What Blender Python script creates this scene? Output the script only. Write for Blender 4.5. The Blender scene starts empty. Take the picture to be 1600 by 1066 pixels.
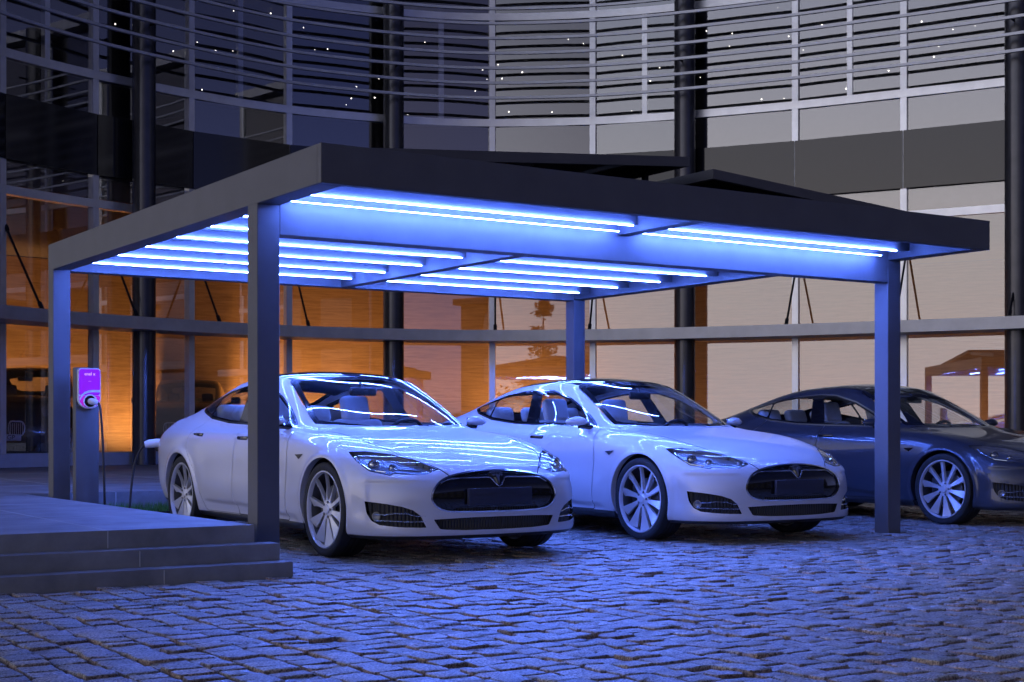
import bpy, bmesh, math, random, os
import numpy as np
from mathutils import Vector, Matrix
R = math.radians
PI = math.pi

# ------------------------------------------------------------------ helpers
def link(o):
    bpy.context.scene.collection.objects.link(o)
    return o

def tag(o, label=None, cat=None, group=None, kind=None):
    if label: o['label'] = label
    if cat: o['category'] = cat
    if group: o['group'] = group
    if kind: o['kind'] = kind
    return o

def empty(name, loc=(0, 0, 0), rz=0.0):
    o = bpy.data.objects.new(name, None)
    o.empty_display_size = 0.2
    o.location = loc
    o.rotation_euler = (0, 0, rz)
    return link(o)

def mesh_obj(name, verts, faces, mats, parent=None, mi=None, smooth=False, normals=None, auto=None):
    me = bpy.data.meshes.new(name)
    me.from_pydata([tuple(map(float, v)) for v in verts], [], [tuple(f) for f in faces])
    if not isinstance(mats, (list, tuple)): mats = [mats]
    for m in mats: me.materials.append(m)
    if mi is not None: me.polygons.foreach_set('material_index', np.array(mi, dtype=np.int32))
    if smooth or auto is not None:
        me.polygons.foreach_set('use_smooth', np.ones(len(faces), dtype=bool))
    me.update()
    if auto is not None:
        me.set_sharp_from_angle(angle=R(auto))
    if normals is not None:
        me.normals_split_custom_set_from_vertices([tuple(map(float, n)) for n in normals])
    o = bpy.data.objects.new(name, me)
    if parent is not None: o.parent = parent
    return link(o)

class MB:
    """collects simple shapes, builds ONE mesh object"""
    def __init__(s): s.v = []; s.f = []; s.m = []
    def add(s, vs, fs, mi=0):
        b = len(s.v); s.v += [tuple(map(float, p)) for p in vs]
        s.f += [tuple(i + b for i in f) for f in fs]; s.m += [mi] * len(fs)
    def box(s, x0, x1, y0, y1, z0, z1, mi=0):
        s.add([(x0,y0,z0),(x1,y0,z0),(x1,y1,z0),(x0,y1,z0),(x0,y0,z1),(x1,y0,z1),(x1,y1,z1),(x0,y1,z1)],
              [(0,3,2,1),(4,5,6,7),(0,1,5,4),(1,2,6,5),(2,3,7,6),(3,0,4,7)], mi)
    def rbox(s, x0, x1, y0, y1, z0, z1, b=.02, n=3, mi=0, mat=None):
        """rounded box"""
        bm = bmesh.new(); bmesh.ops.create_cube(bm, size=1)
        for v in bm.verts:
            v.co = Vector(((x0+x1)/2+v.co.x*(x1-x0), (y0+y1)/2+v.co.y*(y1-y0), (z0+z1)/2+v.co.z*(z1-z0)))
        bmesh.ops.bevel(bm, geom=bm.edges[:], offset=b, segments=n, profile=.5, affect='EDGES', clamp_overlap=True)
        if mat is not None: bmesh.ops.transform(bm, matrix=mat, verts=bm.verts)
        bm.verts.index_update()
        s.add([v.co[:] for v in bm.verts], [[v.index for v in f.verts] for f in bm.faces], mi); bm.free()
    def tube(s, pts, r, n=10, mi=0, cap=True):
        pts = [Vector(p) for p in pts]; m = len(pts)
        rr = r if isinstance(r, (list, tuple)) else [r]*m
        t0 = (pts[1]-pts[0]).normalized()
        up = Vector((0,0,1)) if abs(t0.z) < .9 else Vector((1,0,0))
        nrm = t0.cross(up).normalized(); vs = []
        for i, p in enumerate(pts):
            t = (pts[min(i+1,m-1)]-pts[max(i-1,0)]).normalized()
            nrm = (nrm - t*nrm.dot(t)).normalized(); bn = t.cross(nrm)
            for k in range(n):
                a = 2*PI*k/n; vs.append(p + (nrm*math.cos(a)+bn*math.sin(a))*rr[i])
        fs = [(i*n+k, i*n+(k+1)%n, (i+1)*n+(k+1)%n, (i+1)*n+k) for i in range(m-1) for k in range(n)]
        if cap: fs += [tuple(range(n-1,-1,-1)), tuple((m-1)*n+k for k in range(n))]
        s.add(vs, fs, mi)
    def lathe(s, prof, axis='z', n=48, mi=0, c=(0,0,0), closed=False):
        """prof: list of (r, h) turned about an axis through c"""
        vs = []; m = len(prof)
        for k in range(n):
            a = 2*PI*k/n; ca, sa = math.cos(a), math.sin(a)
            for r, h in prof:
                if axis == 'z': p = (r*ca, r*sa, h)
                elif axis == 'y': p = (r*sa, h, r*ca)
                else: p = (h, r*ca, r*sa)
                vs.append((p[0]+c[0], p[1]+c[1], p[2]+c[2]))
        fs = []
        for k in range(n):
            k2 = (k+1) % n
            for i in range(m if closed else m-1):
                j = (i+1) % m
                fs.append((k*m+i, k2*m+i, k2*m+j, k*m+j))
        s.add(vs, fs, mi)
    def prism(s, poly, d, mi=0, plane='xz', at=0.0):
        """extrude a polygon; plane xz -> along y, xy -> along z, yz -> along x"""
        n = len(poly)
        def P(p, h):
            if plane == 'xz': return (p[0], at+h, p[1])
            if plane == 'xy': return (p[0], p[1], at+h)
            return (at+h, p[0], p[1])
        vs = [P(p, 0) for p in poly] + [P(p, d) for p in poly]
        s.add(vs, [tuple(range(n)), tuple(range(2*n-1, n-1, -1))] + [(i, i+n, (i+1)%n+n, (i+1)%n) for i in range(n)], mi)
    def build(s, name, mats, parent=None, auto=35, recalc=True):
        me = bpy.data.meshes.new(name)
        me.from_pydata(s.v, [], s.f)
        if not isinstance(mats, (list, tuple)): mats = [mats]
        for m in mats: me.materials.append(m)
        me.polygons.foreach_set('material_index', np.array(s.m, dtype=np.int32))
        if recalc:
            bm = bmesh.new(); bm.from_mesh(me); bmesh.ops.recalc_face_normals(bm, faces=bm.faces); bm.to_mesh(me); bm.free()
        if auto is not None:
            me.polygons.foreach_set('use_smooth', np.ones(len(me.polygons), dtype=bool))
            me.update(); me.set_sharp_from_angle(angle=R(auto))
        me.update()
        o = bpy.data.objects.new(name, me)
        if parent is not None: o.parent = parent
        return link(o)

def copy_tree(o, parent=None, swap=None):
    c = o.copy(); link(c)
    if parent is not None:
        c.parent = parent
        for k in ('category', 'group'):
            if k in c: del c[k]
    if swap and c.type == 'MESH':
        for i, sl in enumerate(c.material_slots):
            if sl.material and sl.material.name in swap:
                nm = swap[sl.material.name]; sl.link = 'OBJECT'; sl.material = nm
    for ch in list(o.children): copy_tree(ch, c, swap)
    return c

# ------------------------------------------------------------------ materials
def mat(name, col, rough=.5, metal=0., spec=.5, coat=0., coat_r=.03, emit=None, es=0.):
    m = bpy.data.materials.new(name); m.use_nodes = True
    b = m.node_tree.nodes['Principled BSDF']
    b.inputs['Base Color'].default_value = (*col, 1)
    b.inputs['Roughness'].default_value = rough
    b.inputs['Metallic'].default_value = metal
    b.inputs['Specular IOR Level'].default_value = spec
    b.inputs['Coat Weight'].default_value = coat
    b.inputs['Coat Roughness'].default_value = coat_r
    if emit:
        b.inputs['Emission Color'].default_value = (*emit, 1); b.inputs['Emission Strength'].default_value = es
    return m

def N(m, t, **kw):
    n = m.node_tree.nodes.new(t)
    for k, v in kw.items():
        if k in n.inputs: n.inputs[k].default_value = v
        else: setattr(n, k, v)
    return n
def L(m, a, b): m.node_tree.links.new(a, b)

def vary(m, scale=6., lo=.8, hi=1.15, bump=0., bscale=80., stretch=(1,1,1), rough_var=0., coord='Object'):
    """gentle procedural mottling of base colour, roughness and bump"""
    nt = m.node_tree; b = nt.nodes['Principled BSDF']
    tc = N(m, 'ShaderNodeTexCoord'); mp = N(m, 'ShaderNodeMapping'); mp.inputs['Scale'].default_value = stretch
    L(m, tc.outputs[coord], mp.inputs['Vector'])
    no = N(m, 'ShaderNodeTexNoise', Scale=scale, Detail=6., Roughness=.6); L(m, mp.outputs[0], no.inputs['Vector'])
    mr = N(m, 'ShaderNodeMapRange'); mr.inputs['From Min'].default_value = .3; mr.inputs['From Max'].default_value = .7
    mr.inputs['To Min'].default_value = lo; mr.inputs['To Max'].default_value = hi
    L(m, no.outputs['Fac'], mr.inputs['Value'])
    mx = N(m, 'ShaderNodeMix', data_type='RGBA', blend_type='MULTIPLY'); mx.inputs['Factor'].default_value = 1
    mx.inputs['A'].default_value = b.inputs['Base Color'].default_value[:]
    cc = N(m, 'ShaderNodeCombineColor')
    for i in range(3): L(m, mr.outputs[0], cc.inputs[i])
    A = [i for i in mx.inputs if i.type == 'RGBA']; A[0].default_value = b.inputs['Base Color'].default_value[:]
    L(m, cc.outputs[0], A[1])
    L(m, [o for o in mx.outputs if o.type == 'RGBA'][0], b.inputs['Base Color'])
    if rough_var:
        r0 = b.inputs['Roughness'].default_value
        m2 = N(m, 'ShaderNodeMapRange'); m2.inputs['From Min'].default_value = .3; m2.inputs['From Max'].default_value = .7
        m2.inputs['To Min'].default_value = max(0, r0-rough_var); m2.inputs['To Max'].default_value = min(1, r0+rough_var)
        L(m, no.outputs['Fac'], m2.inputs['Value']); L(m, m2.outputs[0], b.inputs['Roughness'])
    if bump:
        n2 = N(m, 'ShaderNodeTexNoise', Scale=bscale, Detail=4.); L(m, mp.outputs[0], n2.inputs['Vector'])
        bp = N(m, 'ShaderNodeBump', Strength=bump, Distance=.01); L(m, n2.outputs['Fac'], bp.inputs['Height'])
        L(m, bp.outputs[0], b.inputs['Normal'])
    return m

def glass_mat(name, refl=.5, tint=(1,1,1), rough=0., fresnel=None, gcol=(1,1,1)):
    m = bpy.data.materials.new(name); m.use_nodes = True; nt = m.node_tree
    nt.nodes.remove(nt.nodes['Principled BSDF'])
    out = nt.nodes['Material Output']
    g = N(m, 'ShaderNodeBsdfGlossy', Roughness=rough); g.inputs['Color'].default_value = (*gcol, 1)
    t = N(m, 'ShaderNodeBsdfTransparent'); t.inputs['Color'].default_value = (*tint, 1)
    mx = N(m, 'ShaderNodeMixShader')
    if fresnel:                                       # thin sheet: the same reflectance from either side
        ge = N(m, 'ShaderNodeNewGeometry'); dt = N(m, 'ShaderNodeVectorMath', operation='DOT_PRODUCT')
        L(m, ge.outputs['Normal'], dt.inputs[0]); L(m, ge.outputs['Incoming'], dt.inputs[1])
        ab = N(m, 'ShaderNodeMath', operation='ABSOLUTE'); L(m, dt.outputs['Value'], ab.inputs[0])
        om = N(m, 'ShaderNodeMath', operation='SUBTRACT'); om.inputs[0].default_value = 1; L(m, ab.outputs[0], om.inputs[1])
        pw = N(m, 'ShaderNodeMath', operation='POWER'); pw.inputs[1].default_value = 5; L(m, om.outputs[0], pw.inputs[0])
        r0 = ((fresnel-1)/(fresnel+1))**2*1.1
        ma = N(m, 'ShaderNodeMath', operation='MULTIPLY_ADD'); ma.inputs[1].default_value = 1-r0; ma.inputs[2].default_value = r0; L(m, pw.outputs[0], ma.inputs[0])
        L(m, ma.outputs[0], mx.inputs[0])
    else: mx.inputs[0].default_value = refl
    L(m, t.outputs[0], mx.inputs[1]); L(m, g.outputs[0], mx.inputs[2]); L(m, mx.outputs[0], out.inputs[0])
    return m

M = {}
def make_car_mats():
    def paint(name, col, metal, rough, flake):
        m = mat(name, col, rough, metal, .18, .7, .012)
        b = m.node_tree.nodes['Principled BSDF']
        tc = N(m, 'ShaderNodeTexCoord'); no = N(m, 'ShaderNodeTexNoise', Scale=900., Detail=1.)
        L(m, tc.outputs['Object'], no.inputs['Vector'])
        bp = N(m, 'ShaderNodeBump', Strength=flake, Distance=.002); L(m, no.outputs['Fac'], bp.inputs['Height'])
        L(m, bp.outputs[0], b.inputs['Normal'])
        return m
    M['paint_white'] = paint('pearl_white_paint', (.62, .61, .63), .1, .34, .08)
    M['paint_grey'] = paint('graphite_paint', (.055, .062, .085), .35, .3, .12)
    M['paint_black'] = paint('black_paint', (.03, .031, .038), .3, .3, .05)
    M['gap'] = mat('panel_gap_black', (.012, .012, .013), .8)
    M['plastic'] = vary(mat('black_plastic', (.02, .02, .022), .45), 20, .8, 1.2)
    M['gloss_black'] = vary(mat('gloss_black', (.008, .008, .010), .08, 0, .5, .6), 9, .9, 1.1)
    M['chrome'] = mat('chrome_trim', (.75, .76, .78), .12, 1.)
    M['rim'] = vary(mat('silver_alloy', (.70, .70, .73), .38, .35), 14, .92, 1.05)
    M['tyre'] = vary(mat('tyre_rubber', (.016, .016, .017), .75), 30, .7, 1.3, .2, 120)
    M['barrel'] = mat('dark_rim_barrel', (.10, .10, .11), .45, .6)
    M['disc'] = mat('brake_steel', (.22, .22, .23), .4, .9)
    M['cabglass'] = glass_mat('car_glass', tint=(.84, .88, .92), fresnel=1.5)
    M['roofglass'] = mat('black_roof_glass', (.006, .007, .010), .03, 0, .6, 1.)
    M['panoglass'] = glass_mat('tinted_roof_glass', tint=(.30, .33, .38), fresnel=1.5)
    M['lens'] = glass_mat('headlight_lens', tint=(.9, .93, .95), fresnel=1.45)
    M['leather'] = vary(mat('pale_leather', (.80, .80, .79), .55), 12, .9, 1.06, .12, 160)
    M['liner'] = vary(mat('pale_headlining', (.78, .78, .78), .85), 10, .92, 1.06)
    M['dash'] = vary(mat('charcoal_dash', (.03, .03, .034), .6), 14, .8, 1.2)
    M['lamp_inner'] = mat('smoked_lamp_bowl', (.28, .28, .31), .25, .6)
    M['lamp_bright'] = mat('polished_lamp_reflector', (.8, .8, .82), .1, 1.)
    M['tail'] = mat('red_tail_lens', (.25, .01, .012), .15, 0, .5, .6)
    M['mesh_black'] = mat('black_grille_mesh', (.012, .012, .014), .5)
    nm = M['mesh_black']; b = nm.node_tree.nodes['Principled BSDF']
    tc = N(nm, 'ShaderNodeTexCoord'); mp = N(nm, 'ShaderNodeMapping'); mp.inputs['Scale'].default_value = (0, 1, .001)
    L(nm, tc.outputs['Object'], mp.inputs['Vector'])
    wv = N(nm, 'ShaderNodeTexWave', Scale=14., bands_direction='Y'); L(nm, mp.outputs[0], wv.inputs['Vector'])
    bp = N(nm, 'ShaderNodeBump', Strength=.9, Distance=.01); L(nm, wv.outputs['Fac'], bp.inputs['Height']); L(nm, bp.outputs[0], b.inputs['Normal'])

# ------------------------------------------------------------------ car body surface
def nspline(P, t):
    """natural cubic spline through P (axis 0), evaluated at t in index units"""
    n = P.shape[0]
    A = np.zeros((n, n)); B = np.zeros((n,) + P.shape[1:])
    A[0,0] = A[-1,-1] = 1
    for i in range(1, n-1):
        A[i,i-1:i+2] = (1, 4, 1); B[i] = 6*(P[i+1]-2*P[i]+P[i-1])
    m = np.linalg.solve(A, B.reshape(n, -1)).reshape(B.shape)
    i = np.clip(np.floor(t).astype(int), 0, n-2); s = t-i; r = 1-s
    sh = (-1,) + (1,)*(P.ndim-1)
    s = s.reshape(sh); r = r.reshape(sh)
    return r*P[i]+s*P[i+1]+((r**3-r)*m[i]+(s**3-s)*m[i+1])/6

# rings of the sedan, bottom edge to centre line; stations run from nose centre round the side to tail centre
SED = [
 [(2.36,0,.165),(2.33,.38,.165),(2.24,.66,.165),(2.08,.82,.165),(1.92,.87,.165),(1.74,.87,.165),(1.48,.86,.165),(1.12,.85,.165),(.74,.845,.165),(.32,.845,.165),(-.1,.845,.165),(-.57,.845,.17),(-1.03,.85,.18),(-1.48,.85,.2),(-1.92,.82,.23),(-2.12,.76,.25),(-2.33,.45,.26),(-2.38,0,.26)],
 [(2.40,0,.20),(2.37,.385,.20),(2.28,.68,.20),(2.11,.86,.20),(1.93,.92,.20),(1.74,.925,.205),(1.48,.91,.205),(1.12,.895,.205),(.74,.89,.205),(.32,.89,.205),(-.1,.89,.205),(-.57,.89,.21),(-1.03,.90,.215),(-1.48,.90,.23),(-1.92,.88,.26),(-2.18,.81,.28),(-2.40,.5,.29),(-2.45,0,.29)],
 [(2.405,0,.27),(2.375,.385,.27),(2.285,.68,.27),(2.105,.87,.275),(1.93,.935,.28),(1.74,.945,.285),(1.48,.94,.29),(1.12,.925,.29),(.74,.92,.29),(.32,.92,.29),(-.1,.92,.29),(-.57,.92,.295),(-1.03,.93,.30),(-1.48,.94,.32),(-1.92,.92,.35),(-2.22,.85,.37),(-2.45,.53,.38),(-2.51,0,.38)],
 [(2.41,0,.345),(2.378,.385,.345),(2.28,.68,.35),(2.10,.868,.36),(1.92,.935,.37),(1.73,.955,.38),(1.48,.955,.385),(1.12,.945,.39),(.74,.945,.395),(.32,.95,.395),(-.1,.952,.40),(-.57,.953,.40),(-1.03,.955,.405),(-1.48,.96,.42),(-1.92,.945,.46),(-2.25,.87,.49),(-2.49,.54,.50),(-2.555,0,.50)],
 [(2.42,0,.42),(2.385,.385,.425),(2.285,.675,.435),(2.10,.865,.455),(1.92,.935,.48),(1.73,.96,.51),(1.48,.965,.53),(1.12,.955,.55),(.74,.952,.57),(.32,.955,.58),(-.1,.957,.585),(-.57,.96,.59),(-1.03,.968,.59),(-1.48,.975,.59),(-1.92,.955,.62),(-2.26,.875,.64),(-2.50,.54,.65),(-2.57,0,.65)],
 [(2.42,0,.48),(2.385,.38,.49),(2.285,.665,.505),(2.10,.85,.535),(1.92,.925,.575),(1.72,.955,.62),(1.48,.963,.66),(1.12,.952,.70),(.74,.945,.735),(.32,.942,.75),(-.1,.942,.76),(-.57,.947,.765),(-1.03,.96,.77),(-1.48,.975,.77),(-1.92,.955,.775),(-2.26,.87,.785),(-2.49,.53,.79),(-2.56,0,.79)],
 [(2.415,0,.53),(2.38,.36,.54),(2.28,.64,.565),(2.10,.82,.61),(1.92,.895,.665),(1.72,.93,.715),(1.48,.94,.765),(1.12,.93,.815),(.74,.915,.855),(.32,.90,.88),(-.1,.895,.895),(-.57,.90,.905),(-1.03,.915,.91),(-1.48,.93,.91),(-1.92,.91,.90),(-2.25,.83,.90),(-2.46,.5,.90),(-2.53,0,.90)],
 [(2.405,0,.565),(2.37,.34,.575),(2.27,.60,.605),(2.10,.77,.66),(1.92,.845,.725),(1.70,.875,.785),(1.47,.885,.835),(1.12,.88,.875),(.72,.86,.915),(.3,.83,.945),(-.1,.815,.965),(-.55,.81,.98),(-1.0,.81,.99),(-1.48,.82,.995),(-1.9,.81,.985),(-2.22,.75,.985),(-2.43,.45,.985),(-2.5,0,.975)],
 [(2.39,0,.60),(2.355,.31,.61),(2.26,.55,.64),(2.11,.69,.695),(1.93,.76,.755),(1.70,.795,.815),(1.45,.81,.870),(1.12,.81,.910),(.74,.79,.95),(.32,.74,1.06),(-.08,.705,1.17),(-.5,.695,1.20),(-1.0,.69,1.185),(-1.48,.69,1.13),(-1.9,.715,1.055),(-2.22,.68,1.03),(-2.42,.40,1.025),(-2.49,0,1.01)],
 [(2.37,0,.63),(2.335,.26,.645),(2.25,.46,.675),(2.12,.57,.72),(1.95,.63,.774),(1.72,.67,.831),(1.45,.69,.885),(1.12,.70,.924),(.86,.68,.955),(.44,.635,1.15),(-.035,.595,1.342),(-.5,.58,1.37),(-1.0,.57,1.335),(-1.5,.56,1.235),(-1.95,.58,1.115),(-2.25,.55,1.057),(-2.42,.32,1.042),(-2.485,0,1.025)],
 [(2.345,0,.665),(2.31,.17,.68),(2.235,.30,.71),(2.12,.37,.745),(1.96,.41,.79),(1.73,.44,.837),(1.45,.46,.893),(1.15,.47,.936),(.935,.45,.962),(.51,.43,1.175),(-.012,.40,1.396),(-.5,.39,1.425),(-1.0,.385,1.39),(-1.5,.38,1.288),(-1.98,.39,1.15),(-2.28,.37,1.072),(-2.41,.22,1.052),(-2.475,0,1.035)],
 [(2.33,0,.69),(2.28,0,.71),(2.2,0,.735),(2.08,0,.768),(1.93,0,.805),(1.72,0,.852),(1.45,0,.903),(1.18,0,.944),(.975,0,.968),(.525,0,1.18),(0,0,1.408),(-.5,0,1.444),(-1.0,0,1.408),(-1.5,0,1.305),(-2.0,0,1.162),(-2.3,0,1.078),(-2.42,0,1.055),(-2.48,0,1.04)],
]

def body_grid(rings, step=.02, sculpt=True):
    P = np.array(rings, float)                       # v, u, 3
    nv, nu = P.shape[:2]
    mir = lambda Q: Q*np.array([1,-1,1])
    Pv = np.concatenate([P, mir(P[-2:-6:-1])], 0)    # across the centre line
    Pu = np.concatenate([mir(Pv[:,3:0:-1]), Pv, mir(Pv[:,-2:-5:-1])], 1)
    def samples(Q, ax, off, n):
        d = np.linalg.norm(np.diff(Q, axis=ax), axis=2)
        d = d.max(axis=1-ax)[off:off+n-1]
        t = []
        for i, L_ in enumerate(d):
            k = max(2, int(round(L_/step))); t += list(off+i+np.arange(k)/k)
        return np.array(t+[off+n-1.0])
    tv = samples(Pu, 0, 0, nv); tu = samples(Pu, 1, 3, nu)
    S = nspline(Pu, tv)
    S = np.swapaxes(nspline(np.swapaxes(S, 0, 1), tu), 0, 1)      # v,u,3
    dd = np.linalg.norm(np.diff(S[:,:,:2], axis=1), axis=2)
    a = np.concatenate([np.zeros((S.shape[0],1)), np.cumsum(dd, 1)], 1)
    if sculpt:
        X, Y, Z = S[:,:,0], S[:,:,1], S[:,:,2]; vv0 = np.repeat(tv[:,None], len(tu), 1)
        st = lambda q: (lambda p: p*p*(3-2*p))(np.clip(q, 0, 1))
        for ax in (1.475, -1.48):                     # flared wheel arches
            d = np.hypot(X-ax, Z-.345)-.392
            Y += np.where(vv0 < 6.5, .014*np.exp(-((d-.012)/.030)**2), 0)*st((Y-.6)/.2)
        run = st((X+.98)/.15)*st((.98-X)/.15)          # scallop low in the doors
        edge = .335-.05*st((X+.2)/1.0)
        Y -= .022*run*st((edge-Z)/.025)*st((Z-.20)/.05)*(vv0 < 4.5)
        Y -= .006*run*np.exp(-((Z-.60)/.12)**2)*(vv0 < 6.5)
        fr = st((a-.50)/.12)*st((1.12-a)/.12)*(X > 1.5)  # ledge under the headlights
        led = .010*st((Z-.560)/.030)*st((.66-Z)/.05)*fr*(vv0 < 8.5)
        X += led*.8; Y += led*.6
    du = np.gradient(S, axis=1); dv = np.gradient(S, axis=0)
    Nn = np.cross(du, dv); Nn /= np.maximum(np.linalg.norm(Nn, axis=2, keepdims=True), 1e-12)
    c = S.mean((0,1)); c[1] = 0
    sgn = np.sign((Nn*(S-c)).sum(2).mean()); Nn *= sgn
    S[:,0,1] = 0; S[:,-1,1] = 0; S[-1,:,1] = 0
    Nn[:,0,1] = 0; Nn[:,-1,1] = 0; Nn[-1,:,1] = 0
    vv = np.repeat(tv[:,None], len(tu), 1)
    V = np.concatenate([S, Nn, a[:,:,None], vv[:,:,None]], 2).reshape(-1, 8)
    nU = len(tu)
    F = []
    for i in range(len(tv)-1):
        for j in range(nU-1):
            q = (i*nU+j, i*nU+j+1, (i+1)*nU+j+1, (i+1)*nU+j)
            F.append(q if sgn > 0 else q[::-1])
    return V, F

def sdf_poly(p, q):
    """signed distance of points p (n,2) to polygon q, negative inside"""
    q = np.array(q, float); n = len(q)
    d = np.full(len(p), 1e9); s = np.ones(len(p))
    for i in range(n):
        a = q[i]; b = q[i-1]; e = b-a; w = p-a
        t = np.clip((w@e)/max(e@e, 1e-12), 0, 1)
        d = np.minimum(d, ((w-t[:,None]*e)**2).sum(1))
        c1 = p[:,1] >= a[1]; c2 = p[:,1] < b[1]; c3 = e[0]*w[:,1] > e[1]*w[:,0]
        s = np.where((c1 & c2 & c3) | (~c1 & ~c2 & ~c3), -s, s)
    return s*np.sqrt(d)

def smooth_poly(pts, n=6):
    """closed Catmull-Rom outline"""
    P = np.array(pts, float); k = len(P); o = []
    for i in range(k):
        p0,p1,p2,p3 = P[i-1],P[i],P[(i+1)%k],P[(i+2)%k]
        for j in range(n):
            t = j/n
            o.append(.5*((2*p1)+(-p0+p2)*t+(2*p0-5*p1+4*p2-p3)*t*t+(-p0+3*p1-3*p2+p3)*t**3))
    return np.array(o)

class Shell:
    def __init__(s, V, F):
        s.V = [tuple(r) for r in V]; s.reg = {'body': F}; s.cut = {}
    def arr(s): return np.array(s.V)
    def split(s, src, fn, inside, want_cut=None):
        """moves the part of region src where fn < 0 to region inside"""
        if src not in s.reg: return
        faces = s.reg[src]; A = s.arr()
        idx = np.unique(np.fromiter((i for f in faces for i in f), int)) if faces else np.array([], int)
        val = np.ones(len(A)); 
        if len(idx): val[idx] = fn(A[idx])
        val = np.where(np.abs(val) < 1e-5, 1e-5, val)
        vl = val.tolist(); cache = {}; ins = []; outs = []; segs = []
        V = s.V
        for f in faces:
            neg = [vl[i] < 0 for i in f]
            if all(neg): ins.append(f); continue
            if not any(neg): outs.append(f); continue
            fi = []; fo = []; new = []; n = len(f)
            for k in range(n):
                i = f[k]; j = f[(k+1) % n]
                (fi if neg[k] else fo).append(i)
                if neg[k] != neg[(k+1) % n]:
                    key = (i, j) if i < j else (j, i)
                    m = cache.get(key)
                    if m is None:
                        a, b = V[key[0]], V[key[1]]; t = vl[key[0]]/(vl[key[0]]-vl[key[1]])
                        m = len(V); V.append(tuple(x+(y-x)*t for x, y in zip(a, b))); cache[key] = m
                    fi.append(m); fo.append(m); new.append(m)
            if len(fi) > 2: ins.append(tuple(fi))
            if len(fo) > 2: outs.append(tuple(fo))
            if len(new) == 2: segs.append(tuple(new))
        s.reg[src] = outs
        s.reg.setdefault(inside, []).extend(ins)
        if want_cut: s.cut.setdefault(want_cut, []).extend(segs)

def extract(sh, regs, sides=(1,), off=0., shift=(0,0,0)):
    """verts, faces, normals, region index of chosen regions, mirrored where sides holds -1"""
    verts = []; norms = []; faces = []; which = []; mp = {}
    for sd in sides:
        for ri, r in enumerate(regs):
            name, o = (r, off) if isinstance(r, str) else r
            for f in sh.reg.get(name, []):
                g = []
                for i in f:
                    v = sh.V[i]
                    ky = (i, o, 1 if abs(v[1]) < 1e-6 else sd)
                    if ky not in mp:
                        mp[ky] = len(verts)
                        verts.append((v[0]-v[3]*o+shift[0], (v[1]-v[4]*o)*sd+shift[1]*sd, v[2]-v[5]*o+shift[2]))
                        norms.append((v[3], v[4]*sd, v[5]))
                    g.append(mp[ky])
                faces.append(tuple(g) if sd > 0 else tuple(g[::-1])); which.append(ri)
    return verts, faces, norms, which

def strip(sh, cut, sides, vec=None, off=0.):
    """a lip running inwards from a cut edge"""
    vs = []; fs = []
    for sd in sides:
        mp = {}
        for a, b in sh.cut.get(cut, []):
            for i in (a, b):
                if i not in mp:
                    v = sh.V[i]; mp[i] = len(vs)
                    vs.append((v[0], v[1]*sd, v[2]))
                    if vec is not None: vs.append((v[0]+vec[0], (v[1]+vec[1])*sd, v[2]+vec[2]))
                    else: vs.append((v[0]-v[3]*off, (v[1]-v[4]*off)*sd, v[2]-v[5]*off))
            fs.append((mp[a], mp[b], mp[b]+1, mp[a]+1))
    return vs, fs
# ------------------------------------------------------------------ car assembly
def xz(A): return A[:, [0, 2]]
def yz(A): return A[:, [1, 2]]
def xy(A): return A[:, [0, 1]]
def az(A): return A[:, [6, 2]]

DLO = [(.68,.957),(.3,.970),(-.25,.98),(-.7,.995),(-1.15,1.035),(-1.5,1.10),(-1.70,1.160),(-1.64,1.182),(-1.4,1.232),(-1.1,1.285),(-.8,1.318),(-.5,1.332),(-.25,1.32),(.07,1.242),(.35,1.125)]
HL = [(1.242,.779),(1.075,.782),(.826,.760),(.605,.718),(.452,.659),(.557,.627),(.70,.628),(.795,.634),(.819,.621),(.987,.648),(1.103,.706)]
FOG = [(1.030,.436),(.94,.428),(.848,.418),(.74,.40),(.663,.375),(.608,.334),(.568,.252),(.75,.256),(.906,.270),(.97,.30),(1.01,.355)]
GR = smooth_poly([(0,.656),(.2,.647),(.385,.613),(.49,.555),(.532,.47),(.505,.405),(.42,.363),(.22,.353),(0,.352),(-.22,.353),(-.42,.363),(-.505,.405),(-.532,.47),(-.49,.555),(-.385,.613),(-.2,.647)], 5)
WS = [(.968,-.2),(.968,0),(.952,.25),(.905,.45),(.835,.61),(.775,.68),(.66,.668),(.4,.628),(.08,.578),(.045,.55),(.055,.3),(.06,0),(.06,-.2)]
WSG = [(.925,-.2),(.925,0),(.91,.25),(.862,.43),(.79,.575),(.735,.63),(.66,.622),(.40,.584),(.15,.535),(.115,.5),(.12,.3),(.125,0),(.125,-.2)]
RF = [(.04,-.2),(.04,.3),(.028,.55),(-.2,.556),(-.6,.553),(-1.0,.545),(-1.33,.535),(-1.35,.3),(-1.35,-.2)]
RW = [(-1.37,-.2),(-1.37,.3),(-1.35,.533),(-1.7,.535),(-2.0,.50),(-2.12,.42),(-2.17,.2),(-2.18,-.2)]
RWG = [(-1.42,-.2),(-1.42,.3),(-1.41,.49),(-1.7,.49),(-1.97,.45),(-2.07,.38),(-2.11,.2),(-2.12,-.2)]
HOOD = [(.99,-.2),(.99,0),(.975,.25),(.93,.45),(.86,.61),(.845,.69),(1.1,.705),(1.45,.69),(1.75,.655),(2.0,.60),(2.15,.525),(2.27,.435),(2.36,.36),(2.40,.2),(2.42,-.2)]
FD = [(.72,.965),(.795,.83),(.82,.71),(.80,.5),(.765,.27),(.74,.232),(-.262,.232),(-.262,1.02),(.4,1.02)]
RD = [(-.262,1.02),(-.262,.232),(-.93,.232),(-.955,.26),(-.985,.34),(-1.03,.45),(-1.10,.58),(-1.2,.68),(-1.285,.76),(-1.30,.86),(-1.27,.97),(-1.2,1.06)]
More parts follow.
